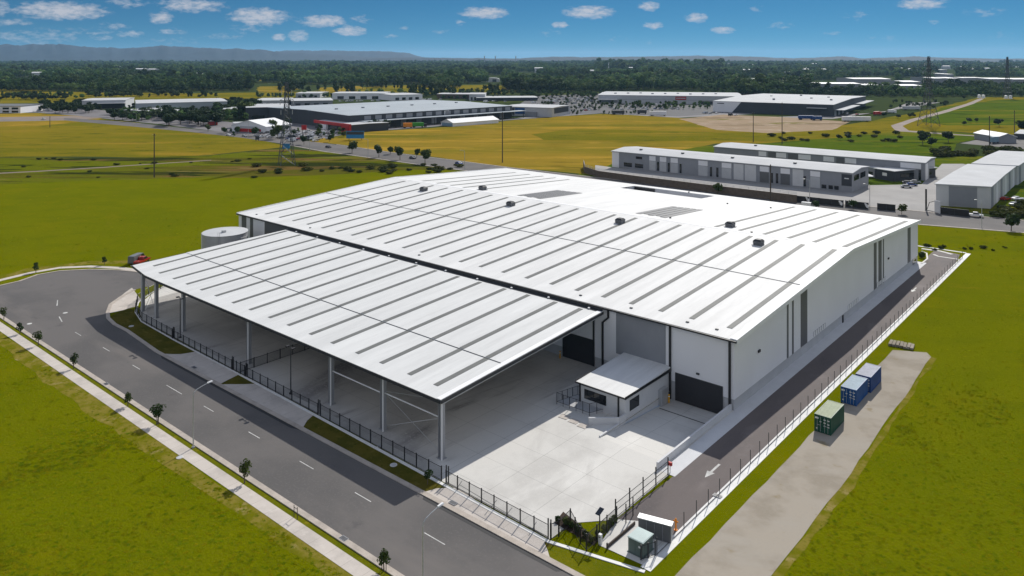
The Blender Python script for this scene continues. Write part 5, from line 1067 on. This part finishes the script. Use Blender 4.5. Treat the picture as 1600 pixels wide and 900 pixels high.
# ------------------------------------------------------------------ poles and pylons
def pole(p, h, label):
    t = thing('power_pole', label, 'power pole', (*G(*p), 0), VR, 'timber power poles'); mb = MB(); mb.tube((0, 0, 0), (0, 0, h), .3, .2, 8); mb.build('pole', M['timber'], t)
    mb = MB(); mb.box((0, 0, h-.8), (1.6, .14, .16)); mb.build('crossarm', M['timber'], t)
    for s in (-.7, .7): mb = MB(); mb.tube((s, 0, h-.72), (s, 0, h-.4), .06, n=6); mb.build('insulator', M['fwall'], t)
pole((241, 277), 20.5, 'dark power pole standing alone before the ditch'); pole((785, 254), 27, 'tall power pole in front of the yellow paddock at the warehouse corner'); pole((1177, 222), 20, 'power pole beside a taller one behind the far units'); pole((1222, 225), 27, 'taller power pole behind the far units'); pole((1546, 232), 20, 'power pole in front of the pale blue cabin'); pole((1585, 215), 19, 'power pole near the frame edge beyond the shelter'); pole((1204, 318), 15, 'thin pole rising behind the warehouse roof by the units'); pole((78, 199), 9, 'short pole at the brown edge of the paddock')
for i, (p, h, l) in enumerate((((575, 246), 10, 'grey street light beside the road trees'), ((484, 236), 11, 'grey street light where the road bends'), ((388, 216), 11, 'grey street light at the junction boards'), ((726, 264), 9, 'grey street light near the blue car'), ((1265, 318), 9, 'pale street light before the black screen fence'), ((1534, 357), 9, 'pale street light beside the white car at the screen fence'), ((213, 196), 10, 'grey street light near the far bend of the road'), ((1359, 322), 8, 'pale street light in front of the cafe'))):
    t = thing('street_light', l, 'street light', (*G(*p), 0), VR, 'far street lights'); mb = MB(); mb.tube((0, 0, 0), (0, 0, h), .13, .09, 6); mb.build('pole', M['steel'], t); mb = MB(); mb.tube((0, 0, h), (-1.8, 0, h+.4), .07, n=5); mb.box((-2.1, 0, h+.42), (.8, .25, .14)); mb.build('arm', M['steel'], t)
def pylon(p, h, label, bw=9, thick=.22, wide=1):
    t = thing('steel_pylon', label, 'pylon', (*G(*p), 0), VR+.5, 'steel transmission pylons')
    def hw(z): f = z/h; return (bw/2)*(1-f/.55)+1.4*(f/.55) if f < .55 else 1.4-(f-.55)*1.6
    lv = [0, .13, .25, .36, .46, .55, .62, .69, .76, .83, .9, 1.0]; C = [(-1, -1), (1, -1), (1, 1), (-1, 1)]
    for c in C:
        mb = MB()
        for a, b in zip(lv[:-1], lv[1:]): mb.tube((c[0]*hw(a*h), c[1]*hw(a*h), a*h), (c[0]*hw(b*h), c[1]*hw(b*h), b*h), thick, n=4)
        mb.build('leg', M['pylon'], t)
    mb = MB()
    for a, b in zip(lv[:-1], lv[1:]):
        for i in range(4):
            p0, p1 = C[i], C[(i+1) % 4]; A0_, B0 = hw(a*h), hw(b*h)
            mb.tube((p0[0]*A0_, p0[1]*A0_, a*h), (p1[0]*B0, p1[1]*B0, b*h), thick*.6, n=3); mb.tube((p1[0]*A0_, p1[1]*A0_, a*h), (p0[0]*B0, p0[1]*B0, b*h), thick*.6, n=3); mb.tube((p0[0]*B0, p0[1]*B0, b*h), (p1[0]*B0, p1[1]*B0, b*h), thick*.6, n=3)
    mb.build('lattice', M['pylon'], t)
    for f, w_ in ((.66, 6.5), (.78, 7.5), (.90, 5.5)):
        mb = MB(); w_ *= wide
        for s in (-1, 1):
            for y in (-1, 1): mb.tube((0, y, f*h), (s*w_, 0, f*h+.4), thick*.6, n=3)
            mb.tube((0, 0, (f+.05)*h), (s*w_, 0, f*h+.4), thick*.6, n=3)
        mb.build('crossarm', M['pylon'], t)
        for s in (-1, 1): mb = MB(); mb.tube((s*w_, 0, f*h+.3), (s*w_, 0, f*h-2), .18, n=5); mb.build('insulator', M['fwall'], t)
pylon((448, 258), 43, 'steel lattice pylon by the ditch with a blue board at its feet', 7.5, .16, .45); pylon((1451, 197), 57, 'large steel lattice pylon beside the farm track', 12, .2, 1); pylon((1574, 153), 57, 'distant steel lattice pylon at the skyline edge', 9, .3, .8)
for i, (x, y, h, l) in enumerate(((951, 112, 32, 'slim white mast standing out of the dark wood'), (757, 92, 28, 'distant chimney on the skyline, thinnest of three'), (774, 92, 36, 'distant refinery tower on the skyline'), (806, 92, 36, 'distant stack on the skyline beyond the woods'))):
    t = thing('mast', l, 'mast', (*(G(x, y) if y > 100 else G(x, 100)), 0)); mb = MB(); hh = h if y > 100 else 70; mb.tube((0, 0, 0), (0, 0, hh), 2.0 if y > 100 else 5, 1.4 if y > 100 else 4, 8); mb.build('shaft', M['flash'] if y > 100 else M['gwall'], t); mb = MB(); mb.tube((0, 0, hh), (0, 0, hh+4), 2.2, n=8); mb.build('top', M['fwall'], t)

# ------------------------------------------------------------------ cars
def rng(a, b): return random.uniform(a, b)
def carset(boxes, n, where, grp, rz):
    k = 0; placed = []
    while k < n:
        x0, x1, y0, y1 = random.choice(boxes); p = G(rng(x0, x1), rng(y0, y1))
        if any((p[0]-q[0])**2+(p[1]-q[1])**2 < 20 for q in placed):
            k += .2; continue
        placed.append(p); c = random.choices(['white', 'silver', 'grey', 'black', 'red', 'blue'], [9, 4, 2, 2, .6, .8])[0]; kind = random.choices(['car', 'ute', 'van'], [8, 2, 1])[0]
        car(kind, c, p[0], p[1], rz+random.choice((0, 0, math.pi))+rng(-.05, .05), f"{c} {'car' if kind == 'car' else kind} {where}", grp, .035); k += 1
carset([(400, 470, 205, 216), (470, 545, 206, 211), (440, 515, 209, 219), (455, 500, 212, 221)], 95, 'parked in the crowded yard between marquee and red showroom', 'cars in the yard by the red showroom', VR+.9)
carset([(830, 940, 154, 174), (940, 1060, 163, 172), (860, 930, 150, 160)], 170, 'in the full car park below the pale retail warehouse', 'cars in the big car park', VR+.7)
carset([(30, 62, 171, 175), (70, 85, 172, 174)], 12, 'parked beside the white and dark far office', 'cars by the far office', VR+1.2)
carset([(1310, 1340, 176, 180), (1090, 1125, 176, 178), (1140, 1155, 180, 181)], 10, 'beside the charcoal warehouse wall', 'cars by the charcoal warehouse', VR+.7)
carset([(640, 690, 155, 157), (735, 800, 157, 161), (530, 600, 158, 159)], 24, 'in the far row behind the long grey roof', 'cars behind the long grey roof', VR+.7)
carset([(1414, 1432, 286, 296)], 6, 'parked next to the cafe', 'cars next to the cafe', VR-.3)
carset([(1560, 1600, 312, 322)], 5, 'on the rough ground beside the banded unit', 'cars beside the banded unit', VR+.4)
d_ = math.atan2(G(675, 256)[1]-G(575, 242)[1], G(675, 256)[0]-G(575, 242)[0])
for (p, k, c, l, r) in (((717, 257), 'car', 'blue', 'blue car driving on the road beyond the warehouse roof', 0), ((513, 231), 'car', 'black', 'dark car driving near the street light at the road bend', 0), ((357, 212), 'car', 'white', 'white car turning at the far junction', 0), ((382, 213.5), 'car', 'silver', 'silver car waiting at the far junction', 0), ((645, 248), 'car', 'grey', 'grey car passing behind the road trees', 0), ((1265, 326), 'van', 'white', 'white van on the street by the swoosh screen fence', .2), ((1523, 339), 'ute', 'white', 'white ute parked at the screen fence of the gabled unit', .2), ((68, 187), 'ute', 'white', 'white ute on the road at the brown paddock', 0)):
    car(k, c, *G(*p), d_+r, l)
# ------------------------------------------------------------------ trees one can tell apart
TR = {'r': [make_tree(50+i, 8, 8, 'round', 420, .85, 'leafD', 'broad_tree') for i in range(3)], 't': [make_tree(60+i, 16, 9, 'tall', 520, .9, 'leaf', 'gum_tree') for i in range(3)],
      'f': [make_tree(70, 13, 15, 'flat', 480, .85, 'leafY', 'spreading_tree')], 'b': [make_tree(80+i, 3, 5.5, 'bush', 260, .5, 'scrub', 'shrub') for i in range(2)], 'y': [make_tree(90+i, 7, 6, 'round', 420, .65, 'leaf', 'road_tree') for i in range(2)]}
def tree(k, p, h, label, grp=None, wide=1):
    pr = random.choice(TR[k]); base = {'r': 8, 't': 16, 'f': 13, 'b': 3, 'y': 7}[k]; s = h/base
    return put(pr, *G(*p), label, grp, (s*wide, s*wide, s))
# trees beside the road beyond the warehouse
for (p, h, l) in (((550, 239), 7.5, 'round road tree left of the four in a row'), ((592, 246), 7, 'road tree second along the row beyond the roof'), ((625, 250), 7.5, 'dark road tree third along the row beyond the roof'), ((664, 255.5), 7.5, 'dark road tree at the roof end of the row'), ((610, 241), 5, 'small tree across the road behind the row'), ((651, 246), 5, 'small tree on the paddock side of the road'), ((475, 226), 6, 'tree at the road bend below the red sign'), ((515, 222), 5, 'tree at the foot of the blue billboard'),
        ((325, 206), 5.5, 'first small tree along the junction road'), ((350, 208), 5, 'second small tree along the junction road'), ((371, 209.5), 6, 'third small tree along the junction road'), ((398, 213), 7, 'dark tree before the marquee'), ((434, 217), 10, 'dark tree at the steel pylon'), ((428, 205), 9, 'yellowish tree in front of the marquee side wall'), ((451, 197), 8, 'dark tree behind the marquee end')):
    tree('y', p, h, l, None)
# dark clumps of the far estate
def belt(k, x0, x1, y0, y1, n, h0, h1, label, grp, wide=1):
    for _ in range(n): tree(k, (rng(x0, x1), rng(y0, y1)), rng(h0, h1), label, grp, wide*rng(.85, 1.2))
belt('r', 250, 345, 178, 198, 44, 7, 11, 'dark bushy tree in the clump between road and far sheds', 'trees between road and far sheds', 1.2)
belt('r', 172, 265, 178, 189, 34, 5, 8, 'dark low tree in front of the blue grey metal shed', 'trees before the blue grey shed', 1.2)
belt('r', 66, 150, 164, 178, 26, 6, 10, 'dark tree beside the pale shed with the loading bay', 'trees beside the loading bay shed')
belt('r', 0, 110, 150, 158, 30, 6, 9, 'dark tree in the hedge line across the far paddock', 'far hedge trees', 1.2)
belt('r', 130, 340, 146, 154, 40, 5, 9, 'dark tree in the hedge behind the far sheds', 'hedge trees behind the far sheds', 1.2)
belt('f', 368, 392, 183, 186, 2, 14, 16, 'spreading flat topped tree by the dark parapet shed', 'flat topped trees'); belt('r', 335, 405, 160, 190, 30, 7, 11, 'dark tree behind the marquee and road', 'trees behind the marquee')
belt('r', 590, 690, 203.5, 205, 5, 5, 7, 'round tree along the dark awning', 'trees along the dark awning') if 0 else belt('r', 556, 612, 200, 203, 6, 6, 8, 'round dark tree before the dark awning', 'trees before the dark awning')
belt('y', 400, 545, 204, 218, 12, 3.5, 6, 'tree among the parked cars near the red showroom', 'trees near the red showroom')
belt('t', 425, 560, 142, 149, 20, 13, 20, 'tall gum tree behind the row of white sheds', 'gum trees behind the white sheds'); belt('t', 640, 715, 146, 153, 22, 14, 21, 'tall gum tree round the rust red shed', 'gum trees round the rust red shed')
belt('t', 560, 640, 139, 143, 10, 14, 20, 'tall gum tree at the edge of the far meadow', 'gum trees of the far meadow'); belt('t', 755, 800, 143, 149, 8, 12, 18, 'tall gum tree above the full car park', 'gum trees above the car park')
belt('y', 840, 940, 152, 172, 26, 3.5, 5.5, 'small tree among the cars of the full car park', 'car park trees'); belt('y', 940, 1060, 162, 171, 30, 3.5, 6, 'small tree between cars before the pale retail warehouse', 'retail car park trees')
belt('r', 1370, 1440, 182, 186, 7, 3, 5, 'small shrub tree at the charcoal warehouse fence', 'shrub trees at the charcoal warehouse'); 
for (p, h, l) in (((1442, 226), 9, 'large round tree in the lush grass behind the units'), ((1482, 223), 8, 'narrow dark tree in the lush grass by the yard'), ((1311, 219), 4, 'shrub above the far units in yellow grass'), ((1325, 219), 4.5, 'second shrub above the far units in yellow grass'), ((1506, 196), 4, 'dark bush alone in the field by the pylon'), ((1514, 192), 4.5, 'first of two touching bushes in the field'), ((1526, 191.5), 4, 'second of two touching bushes in the field'), ((1561, 198), 7, 'wide grey bush by the pole in the field'), ((1597, 207), 9, 'dark tree cut by the frame edge'), ((1455, 230), 6, 'shrub tree beside the large round tree'), ((1506, 155.5), 5, 'bush at the top of the farm track')):
    tree('r', p, h, l)
belt('b', 1460, 1590, 236, 247, 26, 2.5, 4.5, 'green scrub bush behind the banded units', 'scrub behind the units', 1.3); belt('b', 1555, 1620, 322, 342, 16, 1.5, 3, 'leafy bush on the rough ground beside the banded unit', 'bushes beside the banded unit', 1.5)
belt('b', 1170, 1420, 208, 222, 22, 1.5, 3, 'low dark shrub in the yellow grass slope', 'shrubs of the grass slope', 1.3)
belt('b', 380, 720, 258, 272, 34, .9, 2.2, 'dark scrub bush along the ditch behind the meadow', 'ditch scrub', 1.7); belt('b', 0, 400, 246, 278, 20, .6, 1.3, 'low scrub bush in the shallow ditch', 'ditch bushes', 1.8)
belt('b', 1445, 1600, 384, 392, 12, .4, 1.0, 'weedy bush at the far site corner', 'weedy bushes by the site corner', 1.3)
for (p, h, l) in (((1273, 327), 3.5, 'small yellow green street tree by the swoosh fence'), ((1333, 327), 3.5, 'yellow green street tree by the middle screen fence'), ((1409, 335), 4, 'dark street tree at the entrance of the units'), ((1580, 361), 6, 'thin street tree on the verge beside the far street'), ((1121, 303), 5, 'pale tree against the brown retaining wall')):
    tree('y', p, h, l)

# ------------------------------------------------------------------ the wood that runs to the horizon
def scatter(name, pts, protos, mtag='stuff'):
    """one object: a cloud of points that carries small copies of the given objects"""
    me = bpy.data.meshes.new(name); me.vertices.add(len(pts)); co = []
    for p in pts: co += p[:3]
    me.vertices.foreach_set('co', co)
    for nm, ix in (('siz', 3), ('rot', 4)):
        a = me.attributes.new(nm, 'FLOAT', 'POINT'); a.data.foreach_set('value', [p[ix] for p in pts])
    me.update(); o = bpy.data.objects.new(name, me); COL.objects.link(o); o['kind'] = 'stuff'
    c = bpy.data.collections.new(name+'_kinds')
    for pr in protos: c.objects.link(pr)
    g = bpy.data.node_groups.new(name, 'GeometryNodeTree'); g.interface.new_socket('Geometry', in_out='INPUT', socket_type='NodeSocketGeometry'); g.interface.new_socket('Geometry', in_out='OUTPUT', socket_type='NodeSocketGeometry')
    n = g.nodes; l = g.links.new; gi = n.new('NodeGroupInput'); go = n.new('NodeGroupOutput'); ip = n.new('GeometryNodeInstanceOnPoints'); ci = n.new('GeometryNodeCollectionInfo')
    ci.inputs['Collection'].default_value = c; ci.inputs['Separate Children'].default_value = True; ci.inputs['Reset Children'].default_value = True
    ip.inputs['Pick Instance'].default_value = True
    sa = n.new('GeometryNodeInputNamedAttribute'); sa.data_type = 'FLOAT'; sa.inputs['Name'].default_value = 'siz'; ra = n.new('GeometryNodeInputNamedAttribute'); ra.data_type = 'FLOAT'; ra.inputs['Name'].default_value = 'rot'
    cx = n.new('ShaderNodeCombineXYZ'); l(ra.outputs['Attribute'], cx.inputs[2]); l(sa.outputs['Attribute'], ip.inputs['Scale'])
    rv = n.new('FunctionNodeRandomValue'); rv.data_type = 'INT'; rv.inputs[4].default_value = 0; rv.inputs[5].default_value = len(protos)-1
    l(rv.outputs[2], ip.inputs['Instance Index']); l(cx.outputs[0], ip.inputs['Rotation']); l(gi.outputs[0], ip.inputs['Points']); l(ci.outputs[0], ip.inputs['Instance']); l(ip.outputs[0], go.inputs[0])
    md = o.modifiers.new('scatter', 'NODES'); md.node_group = g
    return o
def proto_mesh(name, parts):
    """an unlinked object used only as a source of copies"""
    mb = MB()
    for b, m in parts: mb.add(b.v, b.f, m)
    return mb
fp = []
for i in range(6):
    rnd = random.Random(200+i); kind = ('round', 'tall', 'round', 'tall', 'round', 'tall')[i]; h = 15; wd = 15 if kind == 'round' else 11
    lob = tree_lobes(rnd, h, wd, kind); mb = MB(); a = leaf_mb(rnd, lob, 300, 1.35); b = trunk_mb(rnd, h, .3, [])
    mb.add(a.v, a.f, 0); mb.add(b.v, b.f, 1); o = bpy.data.objects.new('forest_tree', mb.mesh('forest_tree', [M['forest'], M['bark']])); fp.append(o)
nearline = [(-80, 143), (60, 143), (200, 145), (330, 143), (480, 141), (600, 137), (700, 138), (800, 144), (860, 146), (930, 144), (1000, 141), (1120, 142), (1160, 150), (1280, 150), (1400, 150), (1480, 152), (1560, 149), (1700, 148)]
clear = [(330, 420, 118, 128), (395, 445, 130, 145), (470, 580, 133, 150), (600, 660, 132, 150), (720, 790, 131, 150), (760, 785, 118, 131), (803, 840, 113.5, 125), (18, 64, 122, 133), (1335, 1400, 120, 143), (1404, 1445, 122, 146), (1455, 1640, 121, 138), (1270, 1346, 126, 146), (1155, 1200, 122, 134), (1222, 1255, 122, 134), (1526, 1564, 96.5, 101), (1465, 1495, 108, 122)]
def nly(x):
    for (a, b), (c, d) in zip(nearline[:-1], nearline[1:]):
        if a <= x <= c: return b+(d-b)*(x-a)/(c-a)
    return 143
pts = []; rnd = random.Random(5); d = 1000.0
while d < 8000:
    st_ = d*.0095+1.5; sp_ = 8.5*(1+(d-1000)/3500); X = -(870/FPX)*d
    while X < (870/FPX)*d:
        xx = X+rnd.uniform(-.5, .5)*sp_; dd = d+rnd.uniform(-.5, .5)*st_*1.5; pxx = 800+FPX*xx/dd; pyy = HY+FPX*EYE/dd
        if pyy < nly(pxx) and not any(a < pxx < b and c < pyy < e for a, b, c, e in clear):
            wx, wy = xx*EX[0]+dd*EX[1], xx*EY[0]+dd*EY[1]
            gapn = mnoise.noise(Vector((wx*.004, wy*.004, 0))); s = (rnd.uniform(.65, 1.2) if rnd.random() > .06 else rnd.uniform(1.3, 1.6))*(1+.45*gapn)*(1+(d-1000)/14000)
            if 930 < pxx < 1130 and 103 < pyy < 112: s *= 1.7
            if 1130 < pxx < 1260 and pyy > 140: s *= 1.25
            if 1260 < pxx < 1640 and pyy > 134: s *= .72
            if gapn > -.52 or pyy > 130: pts.append((wx, wy, 0, s, rnd.uniform(0, 6.28)))
        X += sp_
    d += st_
scatter('forest', pts, fp)
# hedges and loose belts of small trees round the far sheds, too dense to count
hpts = []
for x0, x1, y0, y1, n, s0, s1 in ((640, 840, 146, 152, 70, .4, .75), (815, 965, 147, 153.5, 80, .35, .6), (560, 700, 146, 152, 40, .4, .7), (400, 520, 151, 153.5, 26, .4, .6), (0, 130, 148, 156, 40, .35, .55), (130, 345, 145, 153, 60, .35, .6),
        (60, 160, 163, 177, 30, .35, .6), (180, 345, 172, 190, 60, .3, .55), (1040, 1112, 164, 172, 34, .25, .42), (935, 1060, 160, 172, 50, .2, .32), (830, 940, 152, 174, 46, .2, .32), (455, 545, 205, 221, 7, .2, .3), (350, 450, 203, 214, 10, .22, .36), (335, 392, 160, 190, 40, .4, .7),
        (870, 1020, 175, 181, 22, .18, .28), (1280, 1480, 147, 153, 90, .45, .8), (1390, 1480, 160, 172, 30, .25, .4), (690, 800, 152, 156, 26, .3, .45), (1480, 1640, 147, 152, 70, .45, .75), (1100, 1290, 146, 152, 60, .6, .95)):
    for _ in range(n): q = G(rnd.uniform(x0, x1), rnd.uniform(y0, y1)); hpts.append((q[0], q[1], 0, rnd.uniform(s0, s1), rnd.uniform(0, 6.28)))
scatter('hedgerow_trees', hpts, fp[:4])

# weeds and taller tufts in the near meadow
wp = []
for i in range(4):
    rnd = random.Random(300+i); mb = MB()
    for _ in range(30):
        a = rnd.uniform(0, 6.28); r = rnd.uniform(0, .5); p = Vector((r*math.cos(a), r*math.sin(a), rnd.uniform(.02, .08)*(1.1-r))); nrm = Vector((rnd.gauss(0, .25), rnd.gauss(.12, .25), 1)).normalized(); q = nrm.to_track_quat('Z', 'Y'); w_ = rnd.uniform(.06, .14); t = rnd.uniform(0, 6.28)
        mb.add([p+q @ Vector((w_*k*math.cos(t+g_), w_*k*math.sin(t+g_), 0)) for g_, k in ((0, 1.5), (1.57, .7), (3.14, 1.5), (4.71, .7))], [(0, 1, 2, 3)])
    wp.append(bpy.data.objects.new('tuft', mb.mesh('tuft', [(M['tuftA'], M['tuftB'])[i % 2] if 'tuftA' in M else M['leaf']])))
def in_poly(p, poly):
    c = False; n = len(poly)
    for i in range(n):
        a, b = poly[i], poly[i-1]
        if (a[1] > p[1]) != (b[1] > p[1]) and p[0] < (b[0]-a[0])*(p[1]-a[1])/(b[1]-a[1])+a[0]: c = not c
    return c
zones = [[(-900, -100), (-900, 39), (-110, 50), (30, 52), (30, -100)], px((1222, 905), (1338, 745), (1464, 565), (1464, 548), (1405, 538), (1525, 398), (1700, 398), (1700, 950), (1222, 950)), px((-60, 440), (60, 424), (200, 410), (310, 400), (380, 345), (640, 275), (400, 282), (-60, 296)), px((1445, 357), (1700, 378), (1700, 396), (1520, 394), (1445, 384))]
wpts = []; rnd = random.Random(9); tries = 0
while len(wpts) < 8000 and tries < 600000:
    tries += 1
    pxx = rnd.uniform(-20, 1620); pyy = 283+620*rnd.random()**.8
    p = G(pxx, pyy); z = next((z for z in zones if in_poly(p, z)), None)
    if z is None: continue
    n1 = mnoise.noise(Vector((p[0]*.09, p[1]*.06, 1)))+.6*mnoise.noise(Vector((p[0]*.35, p[1]*.35, 4)))
    if rnd.random() > max(.12, min(.3, n1*1.0-.1)): continue
    s = rnd.uniform(.22, .62)*(1+max(0, n1)*.6)*(1 if pyy > 420 else 1.5)
    wpts.append((p[0], p[1], .0, s, rnd.uniform(0, 6.28)))
scatter('meadow_weeds', wpts, wp)

# ------------------------------------------------------------------ hills
def hill(name, prof, dist, depth_, m, seed):
    """a long ridge: profile of (pixel column, metres high) at one distance, falling away on both sides"""
    xs = [p[0] for p in prof]; mb = MB(); cols = []; x = xs[0]
    while x <= xs[-1]:
        for (a, b), (c, d) in zip(prof[:-1], prof[1:]):
            if a <= x <= c: h = b+(d-b)*(x-a)/(c-a); break
        h *= 1+.10*mnoise.noise(Vector((x*.05, seed, 0)))+.05*mnoise.noise(Vector((x*.2, seed, 5)))
        col = []
        for k, (dd, f) in enumerate(((-.5, 0), (-.33, .28), (-.2, .55), (-.09, .85), (0, 1), (.15, .8), (.4, 0))):
            nn = 1+.5*mnoise.noise(Vector((x*.06, k*1.7, seed))) if 0 < f < 1 else 1
            D_ = dist+dd*depth_; X = (x-800)/FPX*D_; col.append((X*EX[0]+D_*EX[1], X*EY[0]+D_*EY[1], h*min(f*nn, .96 if f < 1 else 1)-1 if f else -3))
        cols.append(col); x += 4
    v = [c for col in cols for c in col]; n = 7
    mb.add(v, [(i*n+j, (i+1)*n+j, (i+1)*n+j+1, i*n+j+1) for i in range(len(cols)-1) for j in range(n-1)]); return struct(mb.build(name, m, smooth=True))
M['hill'] = mat('hazed_wooded_hillside', (.008, .020, .032), .95, var=.5, scale=.004, fine=.02)  # woodland with the blue of distant haze mixed into its colour
def hp(pts, dist): return [(x, max(1, (HY-y)*dist/FPX+EYE)) for x, y in pts]
hill('hills', hp([(-140, 72), (-60, 70), (30, 70), (95, 68.5), (130, 73), (160, 74), (205, 75), (255, 71.5), (300, 73.5), (350, 76), (400, 77), (440, 81), (500, 84), (560, 88), (620, 92)], 11000), 11000, 3000, M['hill'], 1)
hill('hills', hp([(380, 88), (430, 80), (470, 78.5), (560, 79.5), (590, 79.5), (640, 83), (660, 89), (690, 93)], 13500), 13500, 3500, M['hill'], 2)
hill('hills', hp([(560, 92), (640, 89.5), (720, 90.5), (800, 91.5), (860, 88.5), (930, 89), (1000, 88.5), (1040, 87.5), (1090, 87), (1180, 88.5), (1240, 91), (1290, 89), (1320, 88), (1345, 91), (1400, 89.5), (1430, 88), (1475, 90), (1560, 91.5), (1700, 92)], 9000), 9000, 2600, M['hill'], 3)

# ------------------------------------------------------------------ haze: one box of even air round everything
hz = MB(); hb = 24000
hz.box((-4000, 6000, 160), (2*hb, 2*hb, 328)); hz = hz.build('haze', None) if 0 else hz
hm = bpy.data.materials.new('haze_air'); hm.use_nodes = True; t_ = hm.node_tree; t_.nodes.clear(); ho = t_.nodes.new('ShaderNodeOutputMaterial'); pv = t_.nodes.new('ShaderNodeVolumePrincipled')
pv.inputs['Color'].default_value = (.38, .66, 1.0, 1); pv.inputs['Density'].default_value = HAZE; pv.inputs['Anisotropy'].default_value = .2; t_.links.new(pv.outputs[0], ho.inputs['Volume'])
if HAZE > 0: ho_ = hz.build('haze', hm); ho_['kind'] = 'stuff'
# sources of copies stay only where they were placed: anything never placed goes
for lst in list(TR.values())+[yt, gb]:
    for o in lst:
        if o.name not in USED:
            for ch in list(o.children): bpy.data.objects.remove(ch)
            bpy.data.objects.remove(o)
